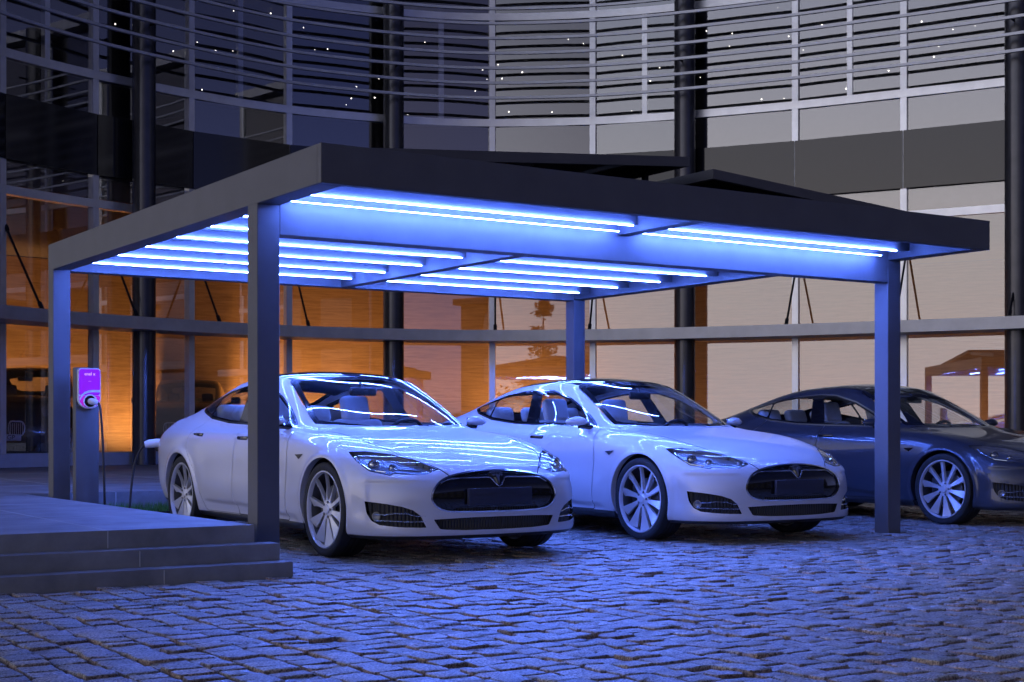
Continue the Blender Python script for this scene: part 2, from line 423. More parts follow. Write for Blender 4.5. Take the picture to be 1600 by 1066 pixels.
TL = [(.30,.86),(.52,.84),(.70,.85),(.76,.89),(.70,.95),(.5,.97),(.32,.962)]

def wheel_parts(name, parent, x, y, side, vent=0.):
    w = empty(name); w.parent = parent; w.location = (x, y, .352)
    s = side                                             # +1: outer face towards +y
    t = MB()
    prof = [(.286,-.105),(.292,-.118),(.315,-.124),(.334,-.121),(.346,-.112),(.351,-.09),(.3525,-.06),(.3525,-.042),(.346,-.040),(.346,-.034),(.3525,-.032),(.3525,-.006),(.346,-.004),(.346,.004),(.3525,.006),(.3525,.032),(.346,.034),(.346,.040),(.3525,.042),(.3525,.06),(.351,.09),(.346,.112),(.334,.121),(.315,.124),(.292,.118),(.286,.105)]
    t.lathe([(r, h*s) for r, h in prof], 'y', 72); t.build('tyre', M['tyre'], w, auto=40)
    r = MB()
    r.lathe([(r_, h*s) for r_, h in [(.28,-.10),(.289,-.10),(.289,.112),(.285,.118),(.279,.118),(.274,.108),(.272,.085)]], 'y', 72)
    r.lathe([(r_, h*s) for r_, h in [(.272,.085),(.266,.06),(.25,.0),(.25,-.09)]], 'y', 72, 1)
    for k in range(10):                                  # blades: broad at the rim, narrow at the hub, one edge turned out
        a0 = 2*PI*k/10 + .1
        vs = []
        for rad, wl, wr, hl, hr in ((.045,-.013,.013,.085,.085),(.10,-.015,.015,.086,.080),(.18,-.021,.026,.094,.070),(.24,-.026,.038,.102,.064),(.272,-.028,.048,.108,.066)):
            for wd, h in ((wl,hl),(wr,hr),(wr,hr-.02),(wl,hl-.03)):
                a = a0 + wd/rad; vs.append((rad*math.sin(a)*s, h*s, rad*math.cos(a)))
        fs = [(i*4+k2, i*4+(k2+1)%4, (i+1)*4+(k2+1)%4, (i+1)*4+k2) for i in range(4) for k2 in range(4)]
        r.add(vs, fs)
    r.lathe([(.0,.099*s),(.030,.098*s),(.036,.093*s),(.040,.088*s),(.072,.084*s),(.076,.074*s),(.07,.05*s)], 'y', 32)
    r.build('rim', [M['rim'], M['barrel']], w, auto=30)
    n = MB()
    for k in range(5):
        a = 2*PI*k/5+.3; cx_, cz_ = .057*math.sin(a), .057*math.cos(a)
        n.lathe([(.0,.094*s),(.009,.094*s),(.010,.086*s),(.010,.07*s)], 'y', 8, 0, (cx_, 0, cz_))
    n.build('wheel_nut', M['disc'], w)
    d = MB(); d.lathe([(.05,.03*s),(.17,.03*s),(.178,.026*s),(.178,.0),(.05,.0)], 'y', 48)
    d.build('brake_disc', M['disc'], w)
    c = MB(); c.rbox(-.19,-.09,-.01 if s>0 else -.05,.05 if s>0 else .01,-.11,.11,.015); c.build('brake_caliper', M['plastic'], w)
    return w

def seat(parent, x, y, rear=False, w=.25):
    s = MB(); z0 = .42
    s.rbox(x-.02, x+.50, y-w, y+w, z0, z0+.16, .06, 4)
    lean = Matrix.Translation((x+.02,0,z0+.12)) @ Matrix.Rotation(R(-16 if not rear else -20), 4, 'Y') @ Matrix.Translation((-x-.02,0,-z0-.12))
    s.rbox(x-.10, x+.05, y-w, y+w, z0+.08, z0+.64, .06, 4, mat=lean)
    so = s.build('seat', M['leather'], parent)
    h = MB(); hw = .135 if not rear else .15
    h.rbox(x-.075, x+.035, y-hw, y+hw, z0+(.62 if not rear else .63), z0+(.86 if not rear else .80), .045, 4, mat=lean)
    h.build('headrest', M['leather'], so)

def build_car(label, group, paint, pos, rings=SED):
    V, F = body_grid(rings, .02)
    # fair the bonnet to one smooth sheet, blending out towards its edges
    ih = np.where((V[:,7] > 6.9) & (V[:,0] > .9))[0]; H_ = V[ih]; sd_ = -sdf_poly(H_[:, [0, 1]], HOOD)
    sd_ = np.minimum(sd_, np.where(H_[:,1] < .3, np.minimum(sd_, 9), sd_))
    ex = [(i, j) for i in range(4) for j in range(3) if i+2*j <= 4]
    X_ = H_[:,0]-1.6; Y_ = H_[:,1]
    Bm = np.stack([X_**i*Y_**(2*j) for i, j in ex], 1); use = (sd_ > .05) & (H_[:,0] > 1.12)
    cf = np.linalg.lstsq(Bm[use], H_[use, 2], rcond=None)[0]
    zf = Bm@cf; w_ = np.clip((sd_-.01)/.14, 0, 1); w_ = w_*w_*(3-2*w_)
    gx = np.stack([i*X_**max(i-1, 0)*Y_**(2*j) for i, j in ex], 1)@cf; gy = np.stack([2*j*X_**i*Y_**max(2*j-1, 0) for i, j in ex], 1)@cf
    nf = np.stack([-gx, -gy, np.ones_like(gx)], 1); nf /= np.linalg.norm(nf, axis=1, keepdims=True)
    V[ih, 2] = H_[:,2]*(1-w_)+zf*w_
    nn = H_[:,3:6]*(1-w_)[:,None]+nf*w_[:,None]; V[ih, 3:6] = nn/np.linalg.norm(nn, axis=1, keepdims=True)
    sh = Shell(V, F); VV = V
    side = lambda A: A[:,7] < 8.95
    big = lambda c: np.where(c, -1., 1.)
    # ---- openings and panels, carved out of one continuous skin
    sh.split('body', lambda A: np.maximum(np.hypot(A[:,0]-1.475, A[:,2]-.345)-.392, big((A[:,7]<7.5)&(A[:,1]>.5))), 'void', 'arch_a')
    sh.split('body', lambda A: np.maximum(np.hypot(A[:,0]+1.48, A[:,2]-.345)-.388, big((A[:,7]<7.5)&(A[:,1]>.5))), 'void', 'arch_b')
    dlo = lambda o: (lambda A: np.where((A[:,7]>6.2)&(A[:,7]<9.2)&(A[:,0]<.9)&(A[:,0]>-1.9), sdf_poly(xz(A), DLO)+o, 1.))
    sh.split('body', dlo(0), 'trim'); sh.split('trim', dlo(.013), 'frame')
    def glassf(x0b, x0t, x1b, x1t):
        def fn(A):
            t = (A[:,2]-.98)/.35
            lo = (x0b+(x0t-x0b)*t)-A[:,0]; hi = A[:,0]-(x1b+(x1t-x1b)*t)
            return np.maximum(np.maximum(lo, hi), sdf_poly(xz(A), DLO)+.028)
        return fn
    sh.split('frame', glassf(.475,.475,1.,1.), 'glass_front_quarter')
    sh.split('frame', glassf(-.265,-.44,.445,.445), 'glass_front')
    sh.split('frame', glassf(-1.175,-1.245,-.485,-.61), 'glass_rear')
    sh.split('frame', glassf(-2,-2,-1.205,-1.275), 'glass_quarter')
    top = lambda poly: (lambda A: np.where(A[:,7]>8.3, sdf_poly(xy(A), poly), 1.))
    sh.split('body', top(WS), 'ws_border'); sh.split('ws_border', top(WSG), 'windshield')
    sh.split('body', top(RF), 'roof')
    LINE = [(-.10,-.2),(-.10,.30),(-.14,.42),(-.8,.42),(-.86,.3),(-.86,-.2)]
    sh.split('body', top(RW), 'rw_border'); sh.split('rw_border', top(RWG), 'rear_window')
    front = lambda poly, pl, x0=1.6, o=0.: (lambda A: np.where((A[:,0]>x0)&(A[:,7]<10.9), sdf_poly(pl(A), poly)+o, 1.))
    frontg = lambda poly, pl, x0=1.6, o=0.: (lambda A: np.where((A[:,0]>x0), sdf_poly(pl(A), poly)+o, 1.))
    sh.split('body', frontg(GR, yz, 2.1), 'grille_rim', 'grille'); sh.split('grille_rim', frontg(GR, yz, 2.1, .010), 'grille')
    sh.split('grille', lambda A: np.maximum(A[:,2]-.385, np.abs(A[:,1])-.37+(.385-A[:,2])*.6), 'gmesh')
    LO = [(-.51,.308),(-.3,.316),(0,.319),(.3,.316),(.51,.308),(.465,.238),(.3,.229),(0,.226),(-.3,.229),(-.465,.238)]
    sh.split('body', front(LO, yz, 2.1), 'intake', 'intake')
    sh.split('body', front(FOG, az), 'fog', 'fog')
    sh.split('body', front(HL, az, 1.6, -.004), 'hl_gap'); sh.split('hl_gap', front(HL, az), 'headlight', 'headlight')
    sh.split('body', lambda A: np.where((A[:,0]<-2.0), sdf_poly(yz(A), TL), 1.), 'tail')
    g = .0036
    hood = lambda o: (lambda A: np.where(A[:,7]>7.0, sdf_poly(xy(A), HOOD)+o, 1.))
    sh.split('body', hood(-g), 'gap'); sh.split('gap', hood(g), 'hood')
    for poly, nm in ((FD, 'fdoor'), (RD, 'rdoor')):
        dr = lambda o: (lambda A: np.where((A[:,7]<8.0), sdf_poly(xz(A), poly)+o, 1.))
        sh.split('body', dr(-g if nm == 'fdoor' else 0), 'gap2'); sh.split('gap2', dr(g), nm)
        sh.reg.setdefault('gap', []).extend(sh.reg.pop('gap2', []))
    lowz = lambda A: np.where(A[:,0] > 1.2, A[:,2]-.192, np.where(A[:,0] < -1.2, A[:,2]-.30, A[:,2]-.228))
    sh.split('body', lowz, 'sill')
    # the windscreen is one clean convex sheet of its own
    ids = sorted({i for r in ('ws_border', 'windshield') for f in sh.reg[r] for i in f}); A = sh.arr()[ids]
    basis = lambda x, y: np.stack([np.ones_like(x), x, x*x, y*y, x*y*y, y**4], 1)
    wt = np.where(A[:,0] > .80, .25, 1.)*np.where(A[:,1] > .56, .5, 1.)
    co_ = np.linalg.lstsq(basis(A[:,0], A[:,1])*wt[:,None], A[:,2]*wt, rcond=None)[0]
    mp_ = {}
    for i, v in zip(ids, A):
        x, y = v[0], v[1]; z = float((basis(np.array([x]), np.array([y]))@co_)[0])
        zx = co_[1]+2*co_[2]*x+co_[4]*y*y; zy = 2*co_[3]*y+2*co_[4]*x*y+4*co_[5]*y**3
        n_ = Vector((-zx, -zy, 1)).normalized()
        mp_[i] = len(sh.V); sh.V.append((x, y, z, n_.x, n_.y, n_.z, v[6], v[7]))
    for r in ('ws_border', 'windshield'): sh.reg[r] = [tuple(mp_[i] for i in f) for f in sh.reg[r]]
    # ---- objects
    car = empty('parked_car'); tag(car, label, 'car', group)
    MT = dict(M)
    both = (1, -1)
    # body: paint, gaps, cladding, arch lips
    vs, fs, ns, wh = extract(sh, ['body', ('gap', .012), 'sill'], both)
    b = mesh_obj('body', vs, fs, [paint, M['gap'], M['plastic']], car, wh, True, ns)
    for sd in both:
        for ar in ('arch_a', 'arch_b'):
            v2, f2 = strip(sh, ar, (sd,), (0, -.05, 0)); mesh_obj('wheel_arch_lip', v2, f2, paint, b, None, True)
    vs, fs, ns, wh = extract(sh, ['hood'], both); mesh_obj('bonnet', vs, fs, paint, car, None, True, ns)
    sh.split('roof', top(LINE), 'pano'); vs, fs, ns, wh = extract(sh, ['roof', 'pano'], both); roof = mesh_obj('roof', vs, fs, [M['roofglass'], M['panoglass']], car, wh, True, ns)
    vs, fs, ns, wh = extract(sh, [('roof', .045)], both); mesh_obj('headlining', vs, fs, M['liner'], roof, None, True, [(-a, -b_, -c) for a, b_, c in ns])
    vs, fs, ns, wh = extract(sh, ['windshield', 'ws_border'], both); mesh_obj('windscreen', vs, fs, [M['cabglass'], M['gloss_black']], car, wh, True, ns)
    vs, fs, ns, wh = extract(sh, ['rear_window', 'rw_border'], both); mesh_obj('rear_window', vs, fs, [M['cabglass'], M['gloss_black']], car, wh, True, ns)
    pts = VV[:, [0,2,1]]
    def ysurf(x, z):
        m = (VV[:,7] < 8.5); Q = VV[m]
        return Q[np.argmin((Q[:,0]-x)**2+(Q[:,2]-z)**2), 1]
    for sd in both:
        for nm in ('fdoor', 'rdoor'):
            vs, fs, ns, wh = extract(sh, [nm], (sd,)); d = mesh_obj('door', vs, fs, paint, car, None, True, ns)
            glz = ['glass_front', 'glass_front_quarter'] if nm == 'fdoor' else ['glass_rear']
            vs, fs, ns, wh = extract(sh, glz, (sd,)); mesh_obj('window', vs, fs, M['cabglass'], d, None, True, ns)
            hx, hz = (-.14, .868) if nm == 'fdoor' else (-1.10, .893)
            h = MB(); yy = ysurf(hx, hz)
            h.rbox(hx-.105, hx+.105, yy-.012, yy+.006, hz-.017, hz+.017, .008, 3)
            o = h.build('handle', M['gloss_black'] if sd < 0 else M['chrome'], d)
            if sd < 0:
                for vtx in o.data.vertices: vtx.co.y *= -1
                o.data.flip_normals()
        vs, fs, ns, wh = extract(sh, ['frame', 'trim'], (sd,)); mesh_obj('window_trim', vs, fs, [M['gloss_black'], M['chrome']], car, wh, True, ns)
        vs, fs, ns, wh = extract(sh, ['glass_quarter'], (sd,)); mesh_obj('quarter_window', vs, fs, M['cabglass'], car, None, True, ns)
        # headlight: clear lens over a smoked bowl with projector and light guide
        vs, fs, ns, wh = extract(sh, ['headlight'], (sd,)); hl = mesh_obj('headlight', vs, fs, M['lens'], car, None, True, ns)
        vs, fs, ns, wh = extract(sh, [('headlight', .035), ('hl_gap', .006)], (sd,)); mesh_obj('lamp_bowl', vs, fs, [M['lamp_inner'], M['gap']], hl, wh, True, ns)
        v2, f2 = strip(sh, 'headlight', (sd,), None, .035); mesh_obj('lamp_rim', v2, f2, M['lamp_inner'], hl, None, True)
        def onsurf(a, z, dep):
            m = (VV[:,0] > 1.5) & (VV[:,7] < 9.6); Q = VV[m]; q = Q[np.argmin((Q[:,6]-a)**2+(Q[:,2]-z)**2)]
            return Vector((q[0]-q[3]*dep, (q[1]-q[4]*dep)*sd, q[2]-q[5]*dep)), Vector((q[3], q[4]*sd, q[5]))
        pr = MB()
        for (a, z, rad) in ((.965,.715,.040),(.80,.690,.026)):
            p, n_ = onsurf(a, z, .026); n_ = (n_+Vector((.8,0,0))).normalized(); n_.z = 0; n_.normalize()
            rot = Vector((0,0,1)).rotation_difference(n_).to_matrix()
            q = MB(); q.lathe([(0,.012),(rad*.45,.009),(rad*.8,-.001),(rad*.82,.004),(rad,.004),(rad*1.02,-.02)], 'z', 24)
            pr.add([rot @ Vector(v)+p for v in q.v], q.f)
        pr.build('projector', M['lamp_bright'], hl)
        lg = MB()
        lg.tube([onsurf(a, z, .012)[0] for a, z in ((.80,.672),(.70,.664),(.62,.657),(.54,.650),(.49,.655))], .0065, 8)
        lg.tube([onsurf(a, z, .012)[0] for a, z in ((1.15,.755),(1.08,.70),(.985,.665),(.86,.652))], .006, 8)
        lg.build('light_guide', M['lamp_bright'], hl)
        # side intake with fog lamp and fins
        vs, fs, ns, wh = extract(sh, [('fog', .035)], (sd,)); sc = mesh_obj('side_intake', vs, fs, M['mesh_black'], car, None, True, ns)
        v2, f2 = strip(sh, 'fog', (sd,), None, .035); mesh_obj('intake_rim', v2, f2, M['gloss_black'], sc, None, True)
        fin = MB()
        for dz in (0, .045):
            fin.tube([onsurf(a, .352-dz+(1.0-a)*-.03, .004)[0] for a in (.95,.87,.79,.71,.64,.60,.57)], .0045, 6)
        fin.build('fin', M['chrome'], sc)
        fl = MB()
        p, n_ = onsurf(.935, .335, .034)
        rot = Vector((0,0,1)).rotation_difference(n_).to_matrix(); q = MB()
        q.lathe([(0,.002),(.02,.004),(.028,.010),(.032,.010),(.034,-.01)], 'z', 24)
        fl.add([rot @ Vector(v)+p for v in q.v], q.f); fl.build('fog_lamp', M['disc'], sc)
        vs, fs, ns, wh = extract(sh, ['tail'], (sd,)); mesh_obj('tail_light', vs, fs, M['tail'], car, None, True, ns)
        # wing mirror: rounded shell on a short arm
        bm = bmesh.new(); bmesh.ops.create_cube(bm, size=2)
        bmesh.ops.subdivide_edges(bm, edges=bm.edges[:], cuts=5, use_grid_fill=True)
        vs = []
        for v in bm.verts:
            c = v.co.normalized(); p = .55
            k = (abs(c.x)**(1/p)+abs(c.y)**(1/p)+abs(c.z)**(1/p))**(-p); c = c*k
            t = (c.y+1)/2                                     # 0 at the door, 1 at the tip
            top = .058-.016*t*t; bot = .036-.006*t
            x = .565 + (c.x*(.085-.03*t) if c.x > 0 else c.x*.03) - .035*t*t
            vs.append((x, (.948+c.y*.108)*sd, 1.006+(c.z*top if c.z > 0 else c.z*bot)))
        bm.verts.index_update()
        m = MB(); m.add(vs, [[v.index for v in f.verts] for f in bm.faces]); bm.free()
        mo = m.build('wing_mirror', paint, car, auto=80)
        fo = MB(); fo.tube([(.60,.80*sd,.958),(.585,.86*sd,.964),(.57,.93*sd,.974)], [.022,.020,.026], 10)
        fo.build('mirror_foot', M['gloss_black'], mo)
        mg = MB(); mg.rbox(.527, .537, min(.865*sd,1.03*sd), max(.865*sd,1.03*sd), .978, 1.045, .004, 2); mg.build('mirror_glass', M['chrome'], mo)
        # fender badge
        yy = ysurf(1.045, .746); bd = MB()
        bd.prism([(1.115,.757),(.985,.752),(1.02,.735),(1.05,.718)], .012, 0, 'xz', yy-.004)
        if sd < 0: bd.v = [(a, -b_, c) for a, b_, c in bd.v]
        bd.build('fender_badge', M['gloss_black'], car)
        # wheels and wells
        for wx in (1.475, -1.48):
            wheel_parts('wheel', car, wx, .83*sd, sd)
            wl = MB(); n = 28; prof = []
            for k in range(n+1):
                a = R(-25)+R(230)*k/n; prof.append((wx+.405*math.cos(a), .345+.405*math.sin(a)))
            vs = []
            for x, z in prof: vs += [(x, .925*sd, z), (x, .56*sd, z)]
            vs.append((wx, .56*sd, .345))
            wl.add(vs, [(2*i, 2*i+2, 2*i+3, 2*i+1) for i in range(n)]+[(2*i+1, 2*i+3, len(vs)-1) for i in range(n)])
            wl.build('wheel_well', M['gap'], car)
    # grille
    vs, fs, ns, wh = extract(sh, [('grille', .014), ('grille_rim', -.003), ('gmesh', .026)], both)
    gr = mesh_obj('grille', vs, fs, [M['gloss_black'], M['chrome'], M['mesh_black']], car, wh, True, ns)
    v2, f2 = strip(sh, 'grille', both, None, .016); mesh_obj('grille_rim', v2, f2, M['gap'], gr, None, True)
    nose = VV[(VV[:,0] > 2.1)]
    def nx(y, z):
        i = np.argmin((nose[:,1]-abs(y))**2+(nose[:,2]-z)**2); return nose[i,0]
    ch = MB()
    ch.tube([(nx(y,z)-.006, y, z) for y, z in ((-.45,.562),(-.40,.588),(-.36,.596),(-.25,.599),(-.08,.602),(-.06,.598),(-.045,.58),(-.02,.548),(0,.536),(.02,.548),(.045,.58),(.06,.598),(.08,.602),(.25,.599),(.36,.596),(.40,.588),(.45,.562))], .0055, 8)
    ch.build('chrome_strip', M['chrome'], gr)
    tt = MB()
    def emb(poly):
        vs = [(nx(y,z)+.003, y, z) for y, z in poly]; n = len(poly)
        tt.add(vs+[(a-.02,b_,c) for a,b_,c in vs], [tuple(range(n))]+[(i,(i+1)%n,(i+1)%n+n,i+n) for i in range(n)])
    emb([(-.055,.634),(-.03,.641),(0,.643),(.03,.641),(.055,.634),(.05,.627),(.02,.633),(0,.634),(-.02,.633),(-.05,.627)])
    emb([(-.048,.621),(-.022,.628),(-.012,.618),(0,.628),(.012,.618),(.022,.628),(.048,.621),(.036,.609),(.018,.617),(.008,.59),(0,.552),(-.008,.59),(-.018,.617),(-.036,.609)])
    tt.build('emblem', M['chrome'], gr)
    pl = MB(); pl.rbox(2.405, 2.432, -.27, .27, .405, .525, .006, 2); pl.build('blank_number_plate', PLATE, gr)
    vs, fs, ns, wh = extract(sh, [('intake', .03)], both); it = mesh_obj('lower_intake', vs, fs, M['mesh_black'], car, None, True, ns)
    v2, f2 = strip(sh, 'intake', both, None, .03); mesh_obj('intake_rim', v2, f2, M['gap'], it, None, True)
    # floor, cabin
    u = MB(); u.box(-2.25, 2.22, -.56, .56, .175, .20); u.box(-1.06, 1.05, -.84, .84, .18, .20); u.build('underbody', M['gap'], car)
    cb = MB()
    cb.box(-1.75, 1.02, -.80, .80, .27, .30); cb.box(.98, 1.0, -.70, .70, .30, .86); cb.box(-1.75, -1.72, -.74, .74, .30, .97)
    cb.rbox(-2.2, -1.66, -.70, .70, .955, .975, .01, 2)
    cb.build('cabin_floor', M['dash'], car)
    for sd in both:
        dt = MB(); dt.rbox(-1.5, .70, min(.765*sd, .80*sd), max(.765*sd, .80*sd), .30, .955, .012, 2)
        dt.build('door_lining', M['liner'], car)
    da = MB(); da.rbox(.48, .74, -.66, .66, .70, .925, .05, 4); da.rbox(.60, .94, -.55, .55, .70, .90, .04, 3); da.rbox(.40, .62, .16, .60, .80, .945, .05, 4)
    dash = da.build('dashboard', M['dash'], car)
    scn = MB(); scn.rbox(.46, .48, -.10, .10, .66, .93, .008, 2); scn.build('display', M['gloss_black'], dash)
    sw = MB(); rot = Matrix.Translation((.30,.38,.86)) @ Matrix.Rotation(R(-65), 4, 'Y')
    q = MB(); ring = []
    for k in range(28):
        a = 2*PI*k/28; ring.append((.185*math.cos(a), .185*math.sin(a), 0))
    q.tube(ring+[ring[0]], .016, 8, cap=False); q.rbox(-.06,.06,-.07,.07,-.02,.03,.02); q.rbox(-.02,.02,-.18,.18,-.01,.01,.006)
    sw.add([rot @ Vector(v) for v in q.v], q.f); sw.build('steering_wheel', M['plastic'], car)
    for sd in both: seat(car, -.42, .37*sd)
    for yv in (-.42, 0, .42): seat(car, -1.32, yv, True, .205)
    im = MB(); im.rbox(.255, .29, -.125, .125, 1.225, 1.298, .02, 3); im.tube([(.27,0,1.29),(.22,0,1.335)], .012, 8); im.build('interior_mirror', M['plastic'], car)
    car.location = (pos[0], pos[1], 0); car.rotation_euler = (0, 0, R(-90))
    return car
SKY_EL, SKY_ROT, SKY_OZ, SKY_DU, SKY_TINT, SKY_STR, SUN_E = -4., 278, 1.0, 1.0, (1., 1., 1.), .18, .09
HAZE = (.119, .117, .113)
LED_L, UP_E = 400., 500.
make_car_mats()
# ================================================================== scene
sc = bpy.context.scene
random.seed(7); rng = np.random.default_rng(7)
sc.view_settings.view_transform = 'Standard'; sc.view_settings.look = 'None'
sc.view_settings.gamma = 1.0; sc.view_settings.use_curve_mapping = False
EXPO = 6.0
sc.view_settings.exposure = EXPO
K = 1.0/2**EXPO                                            # lamp strengths below are given as displayed
sc.cycles.max_bounces = 10; sc.cycles.transparent_max_bounces = 24; sc.cycles.diffuse_bounces = 4; sc.cycles.glossy_bounces = 6
sc.cycles.sample_clamp_indirect = 6*K; sc.cycles.caustics_reflective = False; sc.cycles.caustics_refractive = False
sc.cycles.use_denoising = True
try: sc.cycles.denoiser = 'OPENIMAGEDENOISE'
except Exception: pass

# ---- camera
cam = bpy.data.cameras.new('camera'); co = link(bpy.data.objects.new('camera', cam)); sc.camera = co
cam.sensor_width = 36; cam.lens = 36*2278.485/1600; cam.shift_y = (668.955-533)/1600
co.location = (-3.925, -8.194, .954); co.rotation_euler = (R(90), 0, -.577)
cam.clip_start = .05; cam.clip_end = 3000

# ---- dusk sky, sun just gone beyond the street on the camera's left
w = bpy.data.worlds.new('World'); sc.world = w; w.use_nodes = True; nt = w.node_tree
bg = [n for n in nt.nodes if n.type == 'BACKGROUND'][0]
sk = nt.nodes.new('ShaderNodeTexSky'); sk.sky_type = 'NISHITA'; sk.sun_disc = False
sk.sun_elevation = R(SKY_EL); sk.sun_rotation = R(SKY_ROT); sk.ozone_density = SKY_OZ; sk.dust_density = SKY_DU
# the sky cools from the afterglow round to the night side
tcw = nt.nodes.new('ShaderNodeTexCoord'); dp = nt.nodes.new('ShaderNodeVectorMath'); dp.operation = 'DOT_PRODUCT'
dp.inputs[1].default_value = (math.sin(R(SKY_ROT)), math.cos(R(SKY_ROT)), 0); nt.links.new(tcw.outputs['Generated'], dp.inputs[0])
mrw = nt.nodes.new('ShaderNodeMapRange'); mrw.inputs['From Min'].default_value = -1; mrw.inputs['From Max'].default_value = 1; nt.links.new(dp.outputs['Value'], mrw.inputs['Value'])
crw = nt.nodes.new('ShaderNodeValToRGB'); el = crw.color_ramp.elements
el[0].position = 0; el[0].color = (.15, .18, .44, 1); el[1].position = 1; el[1].color = (1.04, .97, 1.07, 1)
e_ = el.new(.42); e_.color = (.12, .155, .48, 1); e_ = el.new(.74); e_.color = (.46, .44, .56, 1); e_ = el.new(.60); e_.color = (.26, .26, .44, 1); e_ = el.new(.85); e_.color = (.93, .93, 1.10, 1)
nt.links.new(mrw.outputs[0], crw.inputs[0])
hs = nt.nodes.new('ShaderNodeMix'); hs.data_type = 'RGBA'; hs.blend_type = 'MULTIPLY'; hs.inputs['Factor'].default_value = 1
ca = [i for i in hs.inputs if i.type == 'RGBA']
# pale evening haze low over the horizon
sxz = nt.nodes.new('ShaderNodeSeparateXYZ'); nt.links.new(tcw.outputs['Generated'], sxz.inputs[0])
mh = nt.nodes.new('ShaderNodeMapRange'); mh.interpolation_type = 'SMOOTHSTEP'; mh.inputs['From Min'].default_value = .0; mh.inputs['From Max'].default_value = .42
mh.inputs['To Min'].default_value = 1; mh.inputs['To Max'].default_value = 0; nt.links.new(sxz.outputs['Z'], mh.inputs['Value'])
hz = nt.nodes.new('ShaderNodeMix'); hz.data_type = 'RGBA'; hA = [i for i in hz.inputs if i.type == 'RGBA']; hA[1].default_value = (*HAZE, 1)
nt.links.new(mh.outputs[0], hz.inputs['Factor']); nt.links.new(sk.outputs[0], hA[0]); nt.links.new([o for o in hz.outputs if o.type == 'RGBA'][0], ca[0]); nt.links.new(crw.outputs[0], ca[1]); nt.links.new([o for o in hs.outputs if o.type == 'RGBA'][0], bg.inputs[0])
bg.inputs[1].default_value = SKY_STR
su = bpy.data.lights.new('sun', 'SUN'); su.energy = SUN_E*K; su.angle = R(60); su.color = (1, .84, .78)
so = link(bpy.data.objects.new('sun', su)); so.rotation_euler = (R(84), 0, R(-SKY_ROT+180)); 

def lamp(name, kind, loc, rot, energy, color, size=.3, spot=90, blend=.6, target=None):
    l = bpy.data.lights.new(name, kind); l.energy = energy*K; l.color = color
    if kind == 'SPOT': l.spot_size = R(spot); l.spot_blend = blend; l.shadow_soft_size = size
    elif kind == 'AREA': l.size = size
    else: l.shadow_soft_size = size
    o = link(bpy.data.objects.new(name, l)); o.location = loc
    if target is not None: o.rotation_euler = (Vector(target)-Vector(loc)).to_track_quat('-Z', 'Y').to_euler()
    else: o.rotation_euler = rot
    return o

def text_mesh(name, body, size, m, parent, loc, rot, ext=.0006):
    c = bpy.data.curves.new(name, 'FONT'); c.body = body; c.size = size; c.align_x = 'CENTER'; c.align_y = 'CENTER'; c.extrude = ext
    t = link(bpy.data.objects.new(name, c)); me = bpy.data.meshes.new_from_object(t); bpy.data.objects.remove(t)
    me.materials.clear(); me.materials.append(m)
    o = link(bpy.data.objects.new(name, me)); o.parent = parent; o.location = loc; o.rotation_euler = rot; return o

# ---- materials of the place
WARM = (1., .50, .17)
LEDC = (.09, .19, 1.)
M['steel'] = vary(mat('anthracite_powder_coat', (.112, .109, .116), .5), 3, .9, 1.1, .25, 380)
M['alu'] = vary(mat('pale_aluminium', (.80, .81, .83), .34, .62), 4, .92, 1.06)
M['louvre'] = vary(mat('louvre_aluminium', (.55, .56, .59), .42, .35), 4, .92, 1.06)
M['ledge'] = vary(mat('grey_ledge_metal', (.58, .58, .60), .42, .3), 4, .9, 1.08)
M['band'] = vary(mat('black_spandrel_glass', (.012, .012, .015), .06, 0, .55, 0.), 5, .85, 1.15)
M['band'].node_tree.nodes['Principled BSDF'].inputs['Roughness'].default_value = .06
M['column'] = vary(mat('dark_column_steel', (.07, .07, .08), .25, .5), 5, .85, 1.15)
M['dark'] = vary(mat('dark_interior_board', (.035, .028, .024), .7), 3, .8, 1.2)
M['slab'] = vary(mat('ceiling_board', (.16, .13, .11), .8), 3, .85, 1.1)
M['rod'] = mat('black_steel_rod', (.015, .016, .02), .4, .6)
M['winglass'] = glass_mat('facade_glass', refl=.20, tint=(.86, .86, .87), rough=0.)
M['winglass2'] = glass_mat('facade_glass_upper', refl=.21, tint=(.6, .62, .68), rough=0.)
def wood():
    m = mat('warm_wood_veneer', (.42, .24, .11), .5); b = m.node_tree.nodes['Principled BSDF']
    tc = N(m, 'ShaderNodeTexCoord'); mp = N(m, 'ShaderNodeMapping'); mp.inputs['Scale'].default_value = (.9, .9, 14.)
    L(m, tc.outputs['Object'], mp.inputs['Vector'])
    n1 = N(m, 'ShaderNodeTexNoise', Scale=1.6, Detail=8., Roughness=.7, Distortion=.4); L(m, mp.outputs[0], n1.inputs['Vector'])
    cr = N(m, 'ShaderNodeValToRGB'); cr.color_ramp.elements[0].position = .3; cr.color_ramp.elements[1].position = .72
    cr.color_ramp.elements[0].color = (.26, .145, .065, 1); cr.color_ramp.elements[1].color = (.50, .32, .17, 1)
    L(m, n1.outputs['Fac'], cr.inputs[0]); L(m, cr.outputs[0], b.inputs['Base Color'])
    return m
M['wood'] = wood()
